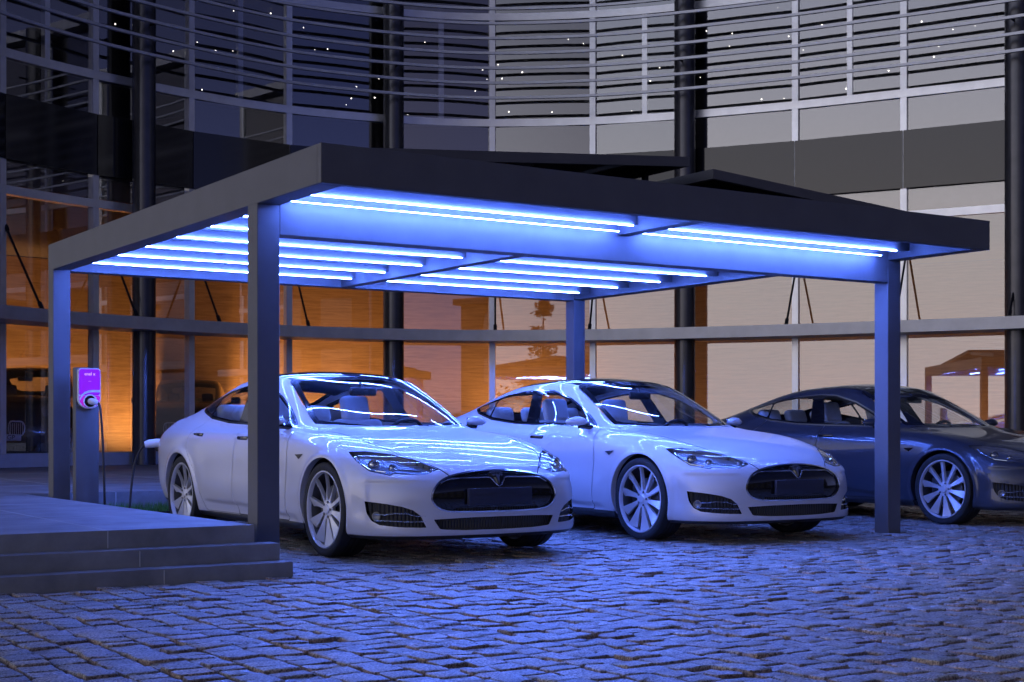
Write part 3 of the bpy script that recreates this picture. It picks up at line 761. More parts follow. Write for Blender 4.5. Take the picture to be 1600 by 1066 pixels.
def stone():
    m = mat('terrace_stone', (.30, .30, .31), .6); b = m.node_tree.nodes['Principled BSDF']
    tc = N(m, 'ShaderNodeTexCoord')
    n1 = N(m, 'ShaderNodeTexNoise', Scale=2.5, Detail=8., Roughness=.65); L(m, tc.outputs['Object'], n1.inputs['Vector'])
    cr = N(m, 'ShaderNodeValToRGB'); cr.color_ramp.elements[0].position = .3; cr.color_ramp.elements[1].position = .75
    cr.color_ramp.elements[0].color = (.17, .17, .18, 1); cr.color_ramp.elements[1].color = (.34, .34, .35, 1)
    L(m, n1.outputs['Fac'], cr.inputs[0]); L(m, cr.outputs[0], b.inputs['Base Color'])
    n5 = N(m, 'ShaderNodeTexNoise', Scale=.9, Detail=5., Roughness=.7); L(m, tc.outputs['Object'], n5.inputs['Vector'])
    m5 = N(m, 'ShaderNodeMapRange'); m5.inputs['From Min'].default_value = .35; m5.inputs['From Max'].default_value = .62; m5.inputs['To Min'].default_value = .45; m5.inputs['To Max'].default_value = .7; L(m, n5.outputs['Fac'], m5.inputs['Value']); L(m, m5.outputs[0], b.inputs['Roughness'])
    n2 = N(m, 'ShaderNodeTexNoise', Scale=140., Detail=3.); L(m, tc.outputs['Object'], n2.inputs['Vector'])
    bp = N(m, 'ShaderNodeBump', Strength=.18, Distance=.004); L(m, n2.outputs['Fac'], bp.inputs['Height']); L(m, bp.outputs[0], b.inputs['Normal'])
    return m
M['stone'] = stone()
M['joint'] = mat('stone_joint', (.55, .55, .56), .8)
def cobble():
    m = mat('granite_setts', (.2, .2, .2), .5); b = m.node_tree.nodes['Principled BSDF']
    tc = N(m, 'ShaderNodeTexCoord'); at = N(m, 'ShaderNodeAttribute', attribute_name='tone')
    n1 = N(m, 'ShaderNodeTexNoise', Scale=95., Detail=5., Roughness=.7); L(m, tc.outputs['Object'], n1.inputs['Vector'])
    cr = N(m, 'ShaderNodeValToRGB'); e = cr.color_ramp.elements
    e[0].position = .38; e[0].color = (.07, .066, .063, 1); e[1].position = .63; e[1].color = (.66, .64, .62, 1)
    L(m, n1.outputs['Fac'], cr.inputs[0])
    mx = N(m, 'ShaderNodeMix', data_type='RGBA', blend_type='MULTIPLY'); mx.inputs['Factor'].default_value = 1
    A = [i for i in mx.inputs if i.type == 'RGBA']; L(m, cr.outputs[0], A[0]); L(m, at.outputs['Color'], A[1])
    L(m, [o for o in mx.outputs if o.type == 'RGBA'][0], b.inputs['Base Color'])
    n3 = N(m, 'ShaderNodeTexNoise', Scale=1.1, Detail=4.); L(m, tc.outputs['Object'], n3.inputs['Vector'])
    mr = N(m, 'ShaderNodeMapRange'); mr.inputs['From Min'].default_value = .35; mr.inputs['From Max'].default_value = .65
    mr.inputs['To Min'].default_value = .24; mr.inputs['To Max'].default_value = .46
    L(m, n3.outputs['Fac'], mr.inputs['Value']); L(m, mr.outputs[0], b.inputs['Roughness'])
    n2 = N(m, 'ShaderNodeTexNoise', Scale=150., Detail=5., Roughness=.8); L(m, tc.outputs['Object'], n2.inputs['Vector'])
    n4 = N(m, 'ShaderNodeTexNoise', Scale=22., Detail=3.); L(m, tc.outputs['Object'], n4.inputs['Vector'])
    ad = N(m, 'ShaderNodeMath', operation='MULTIPLY_ADD'); ad.inputs[1].default_value = .35; L(m, n4.outputs['Fac'], ad.inputs[0]); L(m, n2.outputs['Fac'], ad.inputs[2])
    bp = N(m, 'ShaderNodeBump', Strength=.9, Distance=.006); L(m, ad.outputs[0], bp.inputs['Height']); L(m, bp.outputs[0], b.inputs['Normal'])
    return m
M['cobble'] = cobble()
M['soil'] = vary(mat('dark_sand_joint', (.04, .035, .031), .9), 8, .7, 1.3, .4, 90)
M['led'] = mat('blue_led_strip', (.8, .8, .8), .5, emit=LEDC, es=LED_L*K)
M['warmlens'] = mat('warm_lamp_lens', (.8, .8, .8), .5, emit=WARM, es=60*K)
M['pin'] = mat('pinpoint_lamp_glow', (.8, .8, .8), .5, emit=(1, .9, .72), es=10*K)
M['pv'] = vary(mat('solar_cell_glass', (.012, .014, .03), .1, 0, .5, 1.), 4, .8, 1.2)
M['white'] = mat('white_plastic', (.75, .75, .77), .35)
M['screen'] = mat('violet_charger_screen', (.10, .01, .22), .2, emit=(.27, .010, .66), es=.85*K)
M['screen2'] = mat('magenta_charger_panel', (.2, .01, .2), .2, emit=(.50, .015, .62), es=.8*K)
M['scrtext'] = mat('lilac_screen_text', (.6, .5, .8), .4, emit=(.75, .45, 1.), es=.9*K)
M['cable'] = mat('black_cable', (.012, .012, .015), .5)
M['grass'] = vary(mat('grass_blade', (.09, .26, .05), .6), 20, .6, 1.4)
M['leaf'] = vary(mat('dark_leaf', (.035, .06, .025), .6), 2, .5, 1.5)
M['bark'] = vary(mat('tree_bark', (.07, .05, .035), .9), 12, .6, 1.3)
M['roofsheet'] = vary(mat('carport_roof_sheet', (.13, .13, .14), .55), 3, .92, 1.06, .12, 300)
PLATE = vary(mat('dark_blank_plate', (.030, .032, .055), .45), 6, .9, 1.1)

# ---- ground and setts
g = MB(); g.box(-160, 160, -170, 120, -.30, -.034); o = g.build('ground', M['soil']); tag(o, kind='structure')
def setts():
    ring = 12; V = []; F = []; T = []
    base = [(math.copysign(abs(math.cos(a))**.2, math.cos(a)), math.copysign(abs(math.sin(a))**.2, math.sin(a))) for a in [2*PI*(k+.5)/ring for k in range(ring)]]
    x = -7.3; row = 0
    while x < 14.:
        wd = random.uniform(.135, .18)
        y = -6.5-random.random()*.2
        y1 = 6.2 if x < 10.5 else 3.
        while y < y1:
            l = random.uniform(.095, .155) if y < 4 else random.uniform(.13, .18)
            if not (x+wd < -.3 and y > 1.2) and not (x > 10.5 and y < -2):
                cx_, cy_ = x+wd/2+.010*math.sin(y*1.1+row*.3)+.018*math.sin(y*.5), y+l/2
                gap = random.uniform(.009, .017)
                a, b = wd/2-gap*.6, l/2-gap*.42
                h = random.gauss(0, .0042); tx = random.gauss(0, .022); ty = random.gauss(0, .026); rz = random.gauss(0, .03)
                cr_, sr = math.cos(rz), math.sin(rz)
                jit = [1+random.gauss(0, .035) for _ in range(ring)]
                i0 = len(V)
                for sc_, z in ((1., -.05), (1.0, -.006), (.985, -.0015), (.94, 0)):
                    for k, (bx, by) in enumerate(base):
                        jt = jit[k]
                        px, py = bx*a*sc_*jt, by*b*sc_*jt
                        V.append((cx_+px*cr_-py*sr, cy_+px*sr+py*cr_, z+(h+px*tx+py*ty if z > -.04 else 0)+random.gauss(0, .0016)))
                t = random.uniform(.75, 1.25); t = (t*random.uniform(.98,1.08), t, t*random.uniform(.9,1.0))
                V.append((cx_, cy_, random.uniform(-.002, .003)+h))
                for r in range(3):
                    for k in range(ring):
                        k2 = (k+1) % ring
                        F.append((i0+r*ring+k, i0+r*ring+k2, i0+(r+1)*ring+k2, i0+(r+1)*ring+k))
                for k in range(ring): F.append((i0+3*ring+k, i0+3*ring+(k+1) % ring, i0+4*ring))
                warm_side = (.72*t[0], .46*t[1], .36*t[2])                 # warm low light painted into the colour of the stone sides
                T += [warm_side]*(ring)+[(.95*t[0], .74*t[1], .66*t[2])]*ring+[t]*(2*ring+1)
            y += l
        x += wd; row += 1
    me = bpy.data.meshes.new('cobblestone_paving')
    me.from_pydata(V, [], F); me.materials.append(M['cobble'])
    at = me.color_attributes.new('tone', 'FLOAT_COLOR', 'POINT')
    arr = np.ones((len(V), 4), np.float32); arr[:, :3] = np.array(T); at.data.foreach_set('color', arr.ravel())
    me.polygons.foreach_set('use_smooth', np.ones(len(F), bool)); me.update(); me.set_sharp_from_angle(angle=R(50))
    o = link(bpy.data.objects.new('cobblestone_paving', me)); tag(o, kind='structure')
setts()

# ---- facade line in plan
FAC = np.array([(-6.4,2.6),(-5.7,6.4),(-4.1,9.9),(-1.4,13.3),(2.0,15.94),(5.2,17.05),(7.5,17.35),(9.79,17.0),(11.57,16.25),(13.06,15.05),(14.13,13.8),(15.43,11.85),(16.40,10.05),(17.33,8.2),(18.2,5.6),(18.6,2.8),(18.6,-.5)])
_t = np.linspace(0, len(FAC)-1, 4000); _C = nspline(FAC, _t)
_S = np.concatenate([[0], np.cumsum(np.linalg.norm(np.diff(_C, axis=0), axis=1))])
_T = np.gradient(_C, axis=0); _T /= np.linalg.norm(_T, axis=1, keepdims=True); _N = np.stack([_T[:,1], -_T[:,0]], 1)
SMAX = _S[-1]
def fp(s, d=0.):
    """plan point at arc length s, d metres in front of the glass"""
    x = np.interp(s, _S, _C[:,0]); y = np.interp(s, _S, _C[:,1]); nx_ = np.interp(s, _S, _N[:,0]); ny_ = np.interp(s, _S, _N[:,1])
    l = math.hypot(nx_, ny_); return (x+nx_/l*d, y+ny_/l*d)
def curved_bar(s0, s1, d0, d1, z0, z1, step=.35):
    n = max(2, int((s1-s0)/step)); vs = []
    for i in range(n+1):
        s = s0+(s1-s0)*i/n; a = fp(s, d0); b = fp(s, d1)
        vs += [(*a, z0), (*b, z0), (*b, z1), (*a, z1)]
    fs = [(i*4+k, i*4+(k+1) % 4, (i+1)*4+(k+1) % 4, (i+1)*4+k) for i in range(n) for k in range(4)]
    fs += [(0,1,2,3), tuple(n*4+k for k in (3,2,1,0))]
    m = MB(); m.add(vs, fs); return m
def post(s, d0, d1, wd, z0, z1):
    a = fp(s, d0); b = fp(s, d1); nx_, ny_ = b[0]-a[0], b[1]-a[1]; l = math.hypot(nx_, ny_); tx, ty = -ny_/l*wd/2, nx_/l*wd/2
    q = [(a[0]-tx,a[1]-ty),(b[0]-tx,b[1]-ty),(b[0]+tx,b[1]+ty),(a[0]+tx,a[1]+ty)]
    m = MB(); m.prism(q, z1-z0, 0, 'xy', z0); return m
FZ = .32                                                     # terrace level
bld = empty('office_building', (*fp(SMAX/2), 0)); 
tag(bld, 'concave glass office block with pale mullions and curved louvres behind the carport', 'building')
def inb(o):
    o.parent = bld; o.matrix_parent_inverse = Matrix.Translation(bld.location).inverted(); return o
MUL = [16.37, 18.25, 20.21, 22.25, 24.26, 26.34, 28.34, 30.28, 32.33, 34.35, 36.35]
HALF = [17.28, 21.25, 25.32, 29.38, 33.36]
COLS = [13.2, 18.98, 24.26, 30.28, 36.42]
LEFT = [12.4, 14.4]; RIGHT = [38.4, 40.4, 42.4, 44.9]
ALLM = LEFT+MUL+RIGHT
LEV = [(.54, 2.62, 0), (2.86, 4.73, 0), (4.86, 5.27, 0), (6.33, 6.93, 1), (7.06, 9.03, 1), (9.16, 11.6, 1)]
for s in ALLM:
    if s in (24.26, 30.28): continue
    inb(post(s, -.10, .06, .115, FZ+.22, 11.6).build('mullion', M['alu'], None, None))
for s in HALF: inb(post(s, -.06, .045, .10, 7.06, 9.03).build('mullion', M['alu'], None, None))
for z0, z1 in ((4.725, 4.865), (6.925, 7.07), (9.025, 9.165)):
    inb(curved_bar(12.4, SMAX-.2, -.09, .068, z0, z1).build('transom', M['alu'], None, 30))
inb(curved_bar(12.4, SMAX-.2, -.12, .09, FZ-.05, FZ+.22).build('plinth', M['ledge'], None, 30))
inb(curved_bar(12.4, SMAX-.2, .0, .90, 2.63, 2.84).build('ledge', M['ledge'], None, 30))
def pane(s0, s1, z0, z1, m):
    a = fp(s0); b = fp(s1); q = MB(); q.add([(*a, z0), (*b, z0), (*b, z1), (*a, z1)], [(0,1,2,3)])
    inb(q.build('window', m, None, None, recalc=False))
for i in range(len(ALLM)-1):
    a, b = ALLM[i], ALLM[i+1]; e = .03
    if a in MUL and b in MUL:
        for z0, z1, up in LEV: pane(a+e, b-e, z0, z1, M['winglass2'] if up else M['winglass'])
    else:
        pane(a+e, b-e, .54, 5.27, M['winglass']); pane(a+e, b-e, 6.33, 11.6, M['winglass2'])
    # opaque band, one panel a bay
    p, q = fp(a+.01, .10), fp(b-.01, .10); p2, q2 = fp(a+.01, .02), fp(b-.01, .02)
    m_ = MB(); m_.prism([p, q, q2, p2], 1.04, 0, 'xy', 5.28); inb(m_.build('spandrel_panel', M['band'], None, None))
for k in range(11):
    z = 7.28+.286*k
    inb(curved_bar(12.4, SMAX-.3, .86, .92, z, z+.048).build('louvre', M['louvre'], None, 30))
for s in COLS:
    c = MB(); x, y = fp(s, .42); c.lathe([(.0, FZ), (.2, FZ), (.2, 11.8), (0, 11.8)], 'z', 40, 0, (x, y, 0)); inb(c.build('column', M['column'], None, 40))
    for z in (7.9, 9.1, 10.4):
        b_ = MB(); a = fp(s, .6); e_ = fp(s, .88); b_.tube([(*a, z), (*e_, z)], .025, 8); inb(b_.build('bracket', M['rod'], None))
for s in [q for q in MUL if q not in (24.26, 30.28, 18.25)]+[18.45]:
    r_ = MB(); a = fp(s+.06, .05); b_ = fp(s+.06, .84); r_.tube([(*a, 4.18), (*b_, 2.86)], .020, 8)
    r_.tube([(*fp(s+.06, .03), 4.22), (*fp(s+.06, .09), 4.12)], .035, 8); r_.tube([(*fp(s+.06, .80), 2.94), (*fp(s+.06, .86), 2.84)], .035, 8)
    inb(r_.build('tie_rod', M['rod'], None))
# rooms behind the glass
def curved_sheet(s0, s1, d, z0, z1, m, name, step=.5):
    n = int((s1-s0)/step); vs = []
    for i in range(n+1):
        p = fp(s0+(s1-s0)*i/n, d); vs += [(*p, z0), (*p, z1)]
    q = MB(); q.add(vs, [(2*i, 2*i+2, 2*i+3, 2*i+1) for i in range(n)]); return inb(q.build(name, m, None, 30, recalc=False))
def curved_slab(d0, d1, z0, z1, m, name):
    return inb(curved_bar(12.4, SMAX-.3, d0, d1, z0, z1, .5).build(name, m, None, 30))
curved_sheet(12.4, SMAX-.5, -9., FZ, 4.9, M['wood'], 'wood_wall')
for s_ in (12.4, SMAX-.25):                                  # solid gable ends
    inb(post(s_, -9.5, -.02, .25, FZ-.02, 11.9).build('end_wall', M['ledge'], None, 30))
curved_slab(-9.4, -.14, 4.92, 5.26, M['slab'], 'showroom_ceiling')
curved_slab(-9.4, -.14, 6.30, 6.44, M['dark'], 'upper_floor')
curved_sheet(12.4, SMAX-.5, -5., 6.44, 11.6, M['dark'], 'upper_back_wall')
curved_slab(-5.2, -.14, 9.02, 9.14, M['slab'], 'upper_ceiling')
curved_slab(-5.2, .3, 11.62, 11.9, M['ledge'], 'flat_roof')

# ---- terrace around the carport
def terrace():
    t = empty('stone_terrace', (-3, 1.5, 0)); tag(t, 'broad pale stone terrace with three steps left of the carport', 'terrace')
    def put(m, name, mt): 
        o = m.build(name, mt, None, 30); o.parent = t; o.matrix_parent_inverse = Matrix.Translation(t.location).inverted(); return o
    m = MB(); m.prism([(-30, .73), (-.13, .73), (-.21, 6.22), (-30, 6.22)], FZ+.06, 0, 'xy', -.06); put(m, 'platform', M['stone'])
    m = MB(); m.prism([(-30, 6.22), (30, 6.22), (30, 26), (-30, 26)], FZ+.056, 0, 'xy', -.06); put(m, 'platform', M['stone'])
    m = MB(); m.box(-30, -.02, .574, .728, -.06, .205); put(m, 'step', M['stone'])
    m = MB(); m.box(-30, .003, .42, .572, -.06, .095); put(m, 'step', M['stone'])
    j = MB()
    for xs, yf, za, zb in (((-1.1, -2.9, -4.7), .7285, .21, FZ), ((-.95, -2.8, -4.6), .5725, .1, .2), ((-.85, -2.7, -4.5), .4185, -.02, .09)):
        for x in xs: j.box(x-.003, x+.003, yf-.001, yf+.01, za, zb-.004)
    for x in (.72, 2.4): j.box(x-.004, x+.004, 6.2185, 6.23, .02, FZ-.01)
    for y in (2.4, 4.2): j.box(-30, -.2, y-.003, y+.003, FZ-.01, FZ+.001)
    for x in (-1.1, -2.9, -4.7): j.box(x-.003, x+.003, .75, 6.2, FZ-.01, FZ+.001)
    for x in (.72, -1.1, -2.9, 2.4): j.box(x-.004, x+.004, 6.24, 16, FZ-.01, FZ-.003)
    for y in (8.2, 10.4, 12.6): j.box(-5, 8, y-.004, y+.004, FZ-.01, FZ-.003)
    put(j, 'stone_joints', M['joint'])
terrace()
# grass strip at the foot of the back platform
gs = MB(); gs.box(.5, 6.0, 5.92, 6.215, -.04, .12); o = gs.build('planting_bed', M['soil']); tag(o, kind='structure')
gm = MB()
for _ in range(5200):
    x, y = random.uniform(.5, 6.0), random.uniform(5.92, 6.21); h = random.uniform(.05, .115); a = random.uniform(0, PI); ln = random.uniform(-.03, .03), random.uniform(-.03, .03)
    dx, dy = .004*math.cos(a), .004*math.sin(a)
    gm.add([(x-dx, y-dy, .115), (x+dx, y+dy, .115), (x+ln[0], y+ln[1], .12+h)], [(0, 1, 2)])
o = gm.build('grass', M['grass'], None, None, recalc=False); tag(o, 'narrow strip of short green grass along the platform foot', 'grass', kind='stuff')

# ---- carport
W_, D_, ZB, ZT, PS = 6.269, 6.038, 2.471, 2.72, .166
cp = empty('carport', (0, 0, 0)); tag(cp, 'dark steel carport with flat roof lit by blue light strips', 'carport')
def C_(m, name, mt, par=None, auto=30): return m.build(name, mt, par or cp, auto)
for x0, y0 in ((0, .988), (W_-PS, .988), (0, D_-PS), (W_-PS, D_-PS)):
    m = MB(); m.rbox(x0+.001, x0+PS-.001, y0+.001, y0+PS-.001, -.05, ZB+.02, .004, 1); C_(m, 'post', M['steel'])
m = MB(); m.rbox(0, W_, 0, .055, ZB, ZT, .003, 1); C_(m, 'fascia_beam', M['steel'])
m = MB(); m.rbox(0, PS, .056, D_, ZB, ZT, .003, 1); C_(m, 'fascia_beam', M['steel'])
m = MB(); m.rbox(W_-PS, W_, .056, D_, ZB, ZT, .003, 1); C_(m, 'fascia_beam', M['steel'])
m = MB(); m.rbox(PS+.001, W_-PS-.001, D_-PS, D_-.002, ZB-.01, ZT, .003, 1); C_(m, 'fascia_beam', M['steel'])
m = MB(); m.rbox(PS+.001, W_-PS-.001, .99, .99+PS-.01, 2.27, 2.595, .003, 1); C_(m, 'cross_beam', M['steel'])
m = MB(); m.rbox(3.05, 3.17, .057, .988, 2.475, 2.595, .003, 1); m.rbox(3.05, 3.17, 1.15, D_-PS-.002, 2.46, 2.595, .003, 1); C_(m, 'centre_beam', M['steel'])
m = MB(); m.box(PS+.002, W_-PS-.002, .057, D_-PS-.002, 2.60, 2.69); C_(m, 'roof_panel', M['roofsheet'])
PUR = [.74, 1.90, 2.55, 3.30, 4.05, 4.80, 5.54]
for y in PUR:
    m = MB(); m.box(PS+.002, 3.049, y, y+.05, 2.528, 2.598); m.box(3.171, W_-PS-.002, y, y+.05, 2.528, 2.598); C_(m, 'purlin', M['roofsheet'])
for y, z in [(p-.016, 2.512) for p in PUR]+[(.905, 2.488)]:
    for xa, xb in ((PS+.05, 3.0), (3.24, 5.93)):
        t_ = .0055 if .9 < y < 1 else .0075; m = MB(); m.box(xa, xb, y+.004, y+.004+t_, z+.002, z+.002+t_*.8); C_(m, 'light_strip', M['led'], None, None)
# solar panels leaning up to a ridge gap on the roof
def pv(xl, zl, xh, zh, label):
    t = empty('solar_panel_row', ((xl+xh)/2, 3, ZT)); tag(t, label, 'solar panels', 'solar panels on the carport roof')
    sl = (zh-zl)/(xh-xl); n = 2
    for iy in range(3):
        ya, yb = .5+iy*1.72, .5+iy*1.72+1.70
        fr = MB(); th = .075; wv = .035
        def slab(x0, x1, y0, y1, dz0, dz1, mb):
            q = []
            for z_ in (dz0, dz1):
                for x, y in ((x0,y0),(x1,y0),(x1,y1),(x0,y1)): q.append((x, y, zl+(x-xl)*sl+z_))
            mb.add(q, [(0,3,2,1),(4,5,6,7),(0,1,5,4),(1,2,6,5),(2,3,7,6),(3,0,4,7)])
        a, b = min(xl, xh), max(xl, xh)
        xs = [a, (a+b)/2, b]
        slab(a, b, ya, ya+wv, 0, th, fr); slab(a, b, yb-wv, yb, 0, th, fr)
        for x in xs: slab(max(a, x-wv/2), min(b, x+wv/2) if a < x < b else (a+wv if x == a else b), ya+wv, yb-wv, 0, th, fr) if x != b else slab(b-wv, b, ya+wv, yb-wv, 0, th, fr)
        o = fr.build('frame', M['steel'], None, 30); o.parent = t; o.matrix_parent_inverse = Matrix.Translation(t.location).inverted()
        gl = MB(); slab(a+wv, b-wv, ya+wv, yb-wv, th-.012, th-.004, gl)
        o = gl.build('solar_module', M['pv'], None, 30); o.parent = t; o.matrix_parent_inverse = Matrix.Translation(t.location).inverted()
    for y in (.9, 3.1, 5.3):
        for x, z in ((xh-.12*(1 if xh > xl else -1), zh), ((xl+xh)/2, (zl+zh)/2)):
            rk = MB(); rk.box(x-.02, x+.02, y-.02, y+.02, ZT-.03, z-.005)
            o = rk.build('roof_bracket', M['rod'], None, 30); o.parent = t; o.matrix_parent_inverse = Matrix.Translation(t.location).inverted()
pv(.35, 2.735, 3.37, 2.975, 'dark solar panel row on the carport roof sloping up towards the ridge gap')
pv(5.9, 2.745, 3.61, 2.905, 'dark solar panel row on the carport roof sloping down towards the grey car')

# ---- cars
make_car_mats_done = True
car1 = build_car('white electric saloon plugged into the violet charging station by its cable', 'electric saloons parked side by side', M['paint_white'], (1.73, 3.07))
car2 = copy_tree(car1); car2.location = (4.70, 3.09, 0)
car2['label'] = 'white electric saloon parked under the carport without a cable, beside the far front post'
car3 = copy_tree(car1, swap={'pearl_white_paint': M['paint_grey']}); car3.location = (8.43, 3.03, 0)
car3['label'] = 'dark grey electric saloon parked in the open beyond the carport posts'

def build_suv(label, group, paint, loc, rz, plate=None):
    V, F = body_grid(SED, .045, False); sh = Shell(V, F)
    neg = lambda c: np.where(c, -1., 1.)
    for ax in (1.475, -1.48):
        sh.split('body', lambda A: np.maximum(np.hypot(A[:,0]-ax, A[:,2]-.345)-.40, neg((A[:,7]<7.5)&(A[:,1]>.5))), 'void', 'arch')
    sh.split('body', lambda A: np.where((A[:,7]>6.2)&(A[:,7]<9.2)&(A[:,0]<.9)&(A[:,0]>-1.9), sdf_poly(xz(A), DLO)+.01, 1.), 'window')
    top = lambda poly: (lambda A: np.where(A[:,7]>8.3, sdf_poly(xy(A), poly), 1.))
    sh.split('body', top(WSG), 'windscreen'); sh.split('body', top(RWG), 'rear_window')
    KID = smooth_poly([(.06,.60),(.17,.607),(.27,.60),(.31,.55),(.29,.48),(.20,.455),(.10,.46),(.055,.50)], 4)
    fr = lambda poly, pl: (lambda A: np.where((A[:,0]>1.6)&(A[:,7]<10.9), sdf_poly(pl(A), poly), 1.))
    sh.split('body', fr(KID, yz), 'kid_rim'); sh.split('kid_rim', lambda A: sdf_poly(yz(A), KID)+.014, 'kid')
    sh.split('body', fr([(.58,.70),(.80,.745),(1.12,.76),(1.05,.68),(.80,.64),(.60,.64)], az), 'headlight')
    sh.split('body', fr([(-.5,.33),(.5,.33),(.42,.22),(-.42,.22)], yz), 'intake')
    car = empty('display_car'); tag(car, label, 'car', group); both = (1, -1)
    def W3(vs):
        a = np.array(vs, float); z = a[:,2].copy(); x = a[:,0].copy()
        t = np.clip((z-.28)/.72, 0, 1); a[:,2] = z+.17*t*t*(3-2*t)+.13*np.clip((z-.9)/.5, 0, 1)
        a[:,2] += .17*np.clip((x-.7)/1.0, 0, 1)*np.clip((z-.45)/.25, 0, 1)*np.clip((2.9-x)/.8, 0, 1)
        a[:,0] = x-.16*np.clip((x-1.5)/.9, 0, 1)
        a[:,1] *= 1+.02*np.clip((z-.3)/.3, 0, 1)+.12*np.clip((z-1.0)/.4, 0, 1)
        return a
    def put(name, regs, mats, par, sides=both):
        vs, fs, ns, wh = extract(sh, regs, sides); return mesh_obj(name, W3(vs), fs, mats, par, wh, True)
    put('body', ['body'], paint, car)
    put('windscreen', ['windscreen'], M['cabglass'], car); put('rear_window', ['rear_window'], M['cabglass'], car)
    put('intake', [('intake', .03)], M['mesh_black'], car)
    for sd in both:
        put('window', ['window'], M['cabglass'], car, (sd,)); put('headlight', ['headlight'], M['lamp_inner'], car, (sd,))
        k = put('kidney_grille', [('kid_rim', -.008), ('kid', .02)], [M['rim'], M['mesh_black']], car, (sd,))
        b = MB()
        for i in range(7):
            y = .085+i*.031; q = W3([(2.345, y*sd, .47), (2.375, y*sd, .59)]); dx = -.02*abs(y)
            nv = V[V[:,0] > 2.0]
            def sx(y_, z_): return nv[np.argmin((nv[:,1]-y_)**2+(nv[:,2]-z_)**2), 0]
            pts = W3([(sx(y, z)+.002, y*sd, z) for z in (.475, .53, .588)]); b.tube(pts, .006, 6)
        b.build('grille_bar', M['rim'], k)
        for wx in (1.475, -1.48): wheel_parts('wheel', car, wx, .84*sd, sd)
        m = MB(); m.rbox(.50, .62, min(.98*sd, 1.20*sd), max(.98*sd, 1.20*sd), 1.17, 1.33, .05, 4); m.tube([(.58, .88*sd, 1.16), (.57, 1.02*sd, 1.20)], .03, 8)
        m.build('wing_mirror', paint, car)
    u = MB(); u.box(-2.2, 2.1, -.84, .84, .19, .30); u.box(-1.7, .8, -.78, .78, .30, .33); u.build('underbody', M['gap'], car)
    d = MB(); d.rbox(.35, .95, -.72, .72, .85, 1.15, .05, 3); d.build('dashboard', M['dash'], car)
    for y in (.38, -.38):
        s = MB(); s.rbox(-.5, -.36, y-.24, y+.24, .5, 1.22, .05, 3); so_ = s.build('seat', M['dash'], car)
        h = MB(); h.rbox(-.52, -.42, y-.13, y+.13, 1.24, 1.43, .04, 3); h.build('headrest', M['dash'], so_)
    s = MB(); s.rbox(-1.45, -1.3, -.68, .68, .5, 1.2, .05, 3); s.build('rear_seat', M['dash'], car)
    im = MB(); im.rbox(.17, .21, -.13, .13, 1.48, 1.56, .02, 2); im.tube([(.19, 0, 1.55), (.15, 0, 1.62)], .014, 8); im.build('interior_mirror', M['plastic'], car)
    if plate:
        p = MB(); p.rbox(2.275, 2.29, -.26, .26, .42, .53, .006, 2); po = p.build('number_plate', M['white'], car)
        text_mesh('plate_text', plate, .105, M['plastic'], po, (2.2925, 0, .475), (R(90), 0, R(90)), .001)
    car.location = loc; car.rotation_euler = (0, 0, rz)
    return car
CAMV = np.array([-3.925, -8.194])
def aim(dep, u, turn):
    fw = np.array([math.sin(.577), math.cos(.577)]); rt = np.array([math.cos(.577), -math.sin(.577)])
    return fw, rt
# facing the court, noses a little turned away
build_suv('black SUV with chrome twin grille and number plate inside the showroom', 'black cars in the showroom', M['paint_black'], (3.15, 18.85, FZ), math.atan2(-.877, -.38), 'Y PEGP')
build_suv('black SUV deep in the showroom, seen past the white saloon\'s tail', 'black cars in the showroom', M['paint_black'], (8.0, 23.6, FZ), math.atan2(-.86, -.42))

# ---- charging station between terrace edge and plugged-in car
cs = empty('charging_station', (.22, 5.56, 0)); tag(cs, 'grey charging pedestal with glowing violet screen beside the back post', 'charging station')
def P_(m, name, mt, par=None, auto=35):
    o = m.build(name, mt, None, auto); o.parent = par or cs
    o.matrix_parent_inverse = Matrix.Translation(cs.location).inverted() if par is None else Matrix.Identity(4)
    if par is not None: o.matrix_parent_inverse = par.matrix_parent_inverse.copy() if par is not cs else o.matrix_parent_inverse
    return o
YF = 5.53
m = MB(); m.rbox(.115, .335, YF, YF+.10, -.05, 1.525, .006, 2); P_(m, 'pedestal', M['steel'])
def rrect(x0, x1, z0, z1, r, n=6, rb=None):
    o = []
    rb = rb or r
    for cx_, cz_, a0, rr in ((x1-r, z1-r, 0, r), (x0+r, z1-r, 90, r), (x0+rb, z0+rb, 180, rb), (x1-rb, z0+rb, 270, rb)):
        for k in range(n+1):
            a = R(a0+90*k/n); o.append((cx_+rr*math.cos(a), cz_+rr*math.sin(a)))
    return o
m = MB(); m.prism(rrect(.125, .333, 1.135, 1.515, .03, 6, .10), -.055, 0, 'xz', YF); P_(m, 'housing', M['white'])
m = MB(); m.prism(rrect(.131, .327, 1.262, 1.508, .026), -.004, 0, 'xz', YF-.055); P_(m, 'screen', M['screen'])
m = MB(); m.prism(rrect(.131, .327, 1.143, 1.258, .016, 6, .094), -.003, 0, 'xz', YF-.055); P_(m, 'lower_panel', M['screen2'])
m = MB(); arc = [(.134, 1.222), (.150, 1.255), (.178, 1.283), (.215, 1.298), (.26, 1.303), (.326, 1.303)]
m.prism([(x, z+.009) for x, z in arc]+[(x+.004, z-.012) for x, z in arc[::-1]], -.007, 0, 'xz', YF-.055); P_(m, 'swoosh', M['white'])
m = MB(); m.lathe([(.04, -.060), (.062, -.060), (.066, -.066), (.062, -.072), (.055, -.070), (.052, -.058)], 'y', 40, 0, (.232, YF, 1.205)); P_(m, 'socket_ring', M['white'])
m = MB(); m.lathe([(0, -.061), (.053, -.061)], 'y', 32, 0, (.232, YF, 1.205)); P_(m, 'socket', M['gloss_black'])
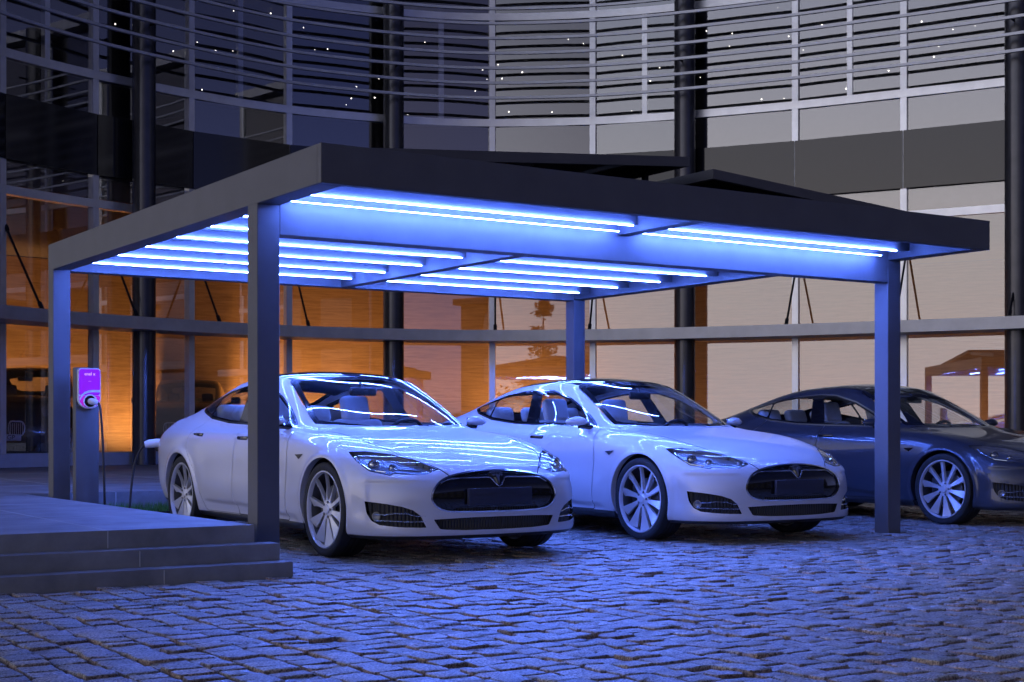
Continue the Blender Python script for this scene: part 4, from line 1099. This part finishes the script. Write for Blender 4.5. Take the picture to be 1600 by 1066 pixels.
for body, size, z in (('enel x', .042, 1.462), ('\u2013\u00b7\u2013', .02, 1.395)):
    text_mesh('screen_text', body, size, M['scrtext'], cs, Vector((.23, YF-.0605, z))-cs.location, (R(90), 0, 0))
# cable with a plug at either end
def smooth(pts, n=10):
    P = nspline(np.array(pts, float), np.linspace(0, len(pts)-1, (len(pts)-1)*n+1)); return [tuple(p) for p in P]
m = MB(); m.tube(smooth([(.275, YF-.132, 1.195), (.292, YF-.15, 1.17), (.305, YF-.165, 1.05), (.325, YF-.165, .70), (.338, YF-.16, .30), (.37, YF-.13, .05), (.46, YF-.1, .012), (.55, YF-.1, .012), (.60, YF-.07, .12), (.635, YF-.03, .35), (.68, 5.53, .60), (.735, 5.50, .755), (.79, 5.46, .80)]), .011, 10)
cb = m.build('charging_cable', M['cable']); tag(cb, 'black charging cable running from the violet station to the white car', 'cable')
m = MB(); m.tube([(.232, YF-.062, 1.205), (.236, YF-.09, 1.205), (.245, YF-.115, 1.202), (.265, YF-.13, 1.197), (.285, YF-.135, 1.193)], [.026, .031, .031, .027, .018], 16); m.build('plug', M['white'], cb)
m = MB(); m.tube([(.765, 5.475, .795), (.80, 5.455, .803), (.87, 5.405, .812), (.95, 5.345, .815), (1.03, 5.29, .815)], [.030, .040, .040, .034, .022], 16); m.build('plug', M['white'], cb)

# ---- warm lamps in the showroom: floor uplights washing the wood wall, and ceiling panels
def uplight(s, d, pw, lab):
    x, y = fp(s, d); t = empty('uplight', (x, y, FZ)); tag(t, lab, 'lamp', 'uplights along the wood wall')
    q = MB(); q.lathe([(0, .0), (.07, 0), (.07, .14), (.055, .14), (.055, .12), (0, .12)], 'z', 20); q.build('lamp_housing', M['rod'], t)
    q = MB(); q.lathe([(0, .125), (.052, .125)], 'z', 20); q.build('lamp_lens', M['warmlens'], t)
    tx, ty = fp(s, -9.0)
    lo = lamp('uplight_beam', 'SPOT', (x, y, FZ+.16), None, pw, WARM, .05, 130, .9, (tx, ty, 2.2 if s < 25 else 2.9)); 
for k_, s in enumerate(np.arange(18.6, 37, 1.15)):
    e_ = .50 if s < 21.2 else (.55 if s < 22.4 else 1.0) if s < 24.4 else .62 if s < 27 else .30 if s < 28.6 else .07
    uplight(float(s), -7.6, UP_E*e_*(1.3 if k_ % 2 else .7), 'small black floor uplight at the foot of the wood wall')
# ---- pinpoint lamps hung behind the upper glass
pm = MB(); pm.lathe([(0, .014), (.010, .010), (.014, 0), (.010, -.010), (0, -.014)], 'z', 10); pmesh = None
for i in range(96):
    s = random.choice([random.uniform(16.2, 37), random.uniform(19.5, 27), random.uniform(26, 36.5)]); z = min(max(random.gauss(8.25, .62), 7.15), 9.9) if s > 18.5 else random.uniform(6.4, 8.6)
    x, y = fp(s, -random.uniform(.25, .9))
    if pmesh is None: o = pm.build('pinpoint_lamp', M['pin']); pmesh = o.data
    else: o = link(bpy.data.objects.new('pinpoint_lamp', pmesh))
    k_ = random.uniform(.45, 1.0); o.scale = (k_, k_, k_); o.location = (x, y, z); tag(o, 'tiny white point of light behind the upper curved glass', 'lamp', 'points of light behind the upper glass')

# ---- trees across the street, seen only in the glass
def tree(x, y, h, r, conifer, label):
    t = empty('conifer_tree' if conifer else 'broadleaf_tree', (x, y, 0)); tag(t, label, 'tree', 'trees across the street')
    m = MB(); m.tube([(0, 0, -.05), (.05, .02, h*.3), (.02, .05, h*.65), (0, 0, h*.96)], [.14, .11, .07, .02], 8); m.build('trunk', M['bark'], t)
    f = MB(); n = 3800; tufts = []
    for _ in range(46):
        q = random.random()**.8; a = random.uniform(0, 2*PI); rr = r*(1-q)**.85*random.uniform(.25, 1.05)
        tufts.append(((rr*math.cos(a), rr*math.sin(a), h*(.14+.84*q)-rr*.2), .16+.36*(1-q)*random.uniform(.6, 1.2)))
    for _ in range(n):
        if conifer:
            c = random.choice(tufts); p = Vector(c[0])+Vector((random.gauss(0, 1), random.gauss(0, 1), random.gauss(0, .55)))*c[1]
        else:
            c = random.choice(cl); p = Vector(c[0])+Vector((random.gauss(0, 1), random.gauss(0, 1), random.gauss(0, .8)))*c[1]*.5
        l = random.uniform(.08, .17); d1 = Vector((random.gauss(0,1), random.gauss(0,1), random.gauss(0,.6))).normalized()*l; d2 = d1.orthogonal().normalized()*l*.5
        f.add([p-d1, p+d2, p+d1, p-d2], [(0,1,2,3)])
    f.build('crown', M['leaf'], t, None, recalc=False)
cl = [((random.gauss(0, 1.3), random.gauss(0, 1.3), random.uniform(2.2, 6.2)), random.uniform(.6, 1.2)) for _ in range(22)]
tree(-28.5, -27.6, 8.9, 2.3, True, 'tall conifer across the street behind the camera')
tree(-25.0, -29.5, 7.2, 2.0, False, 'broad leafy tree beside the tall conifer across the street')
tree(-32.5, -24.0, 4.4, 2.4, False, 'low leafy tree behind the tall conifer across the street')

# ---- unseen long dark block, added to shut low haze out of the panes
ob = empty('haze_blocker', (24, -36, 0), R(28)); tag(ob, 'long dark block added out of view to keep low sky haze off the showroom glass', 'building')
M['brick'] = vary(mat('dark_brick', (.045, .032, .028), .85), 6, .7, 1.25, .3, 60)
M['nightglass'] = mat('unlit_window_glass', (.01, .012, .018), .08, 0, .6)
m = MB(); m.box(-32, 32, -10, 0, -.1, 9.2); m.build('wall', M['brick'], ob)
m = MB(); m.box(-32.4, 32.4, -10.4, .4, 9.2, 9.6); m.build('roof', M['dark'], ob)
for iz in range(3):
    for ix in range(20):
        m = MB(); x = -30+ix*3.1; z = .9+iz*2.95; m.box(x, x+1.9, .0, .03, z, z+1.7); m.build('window', M['nightglass'], ob, None)
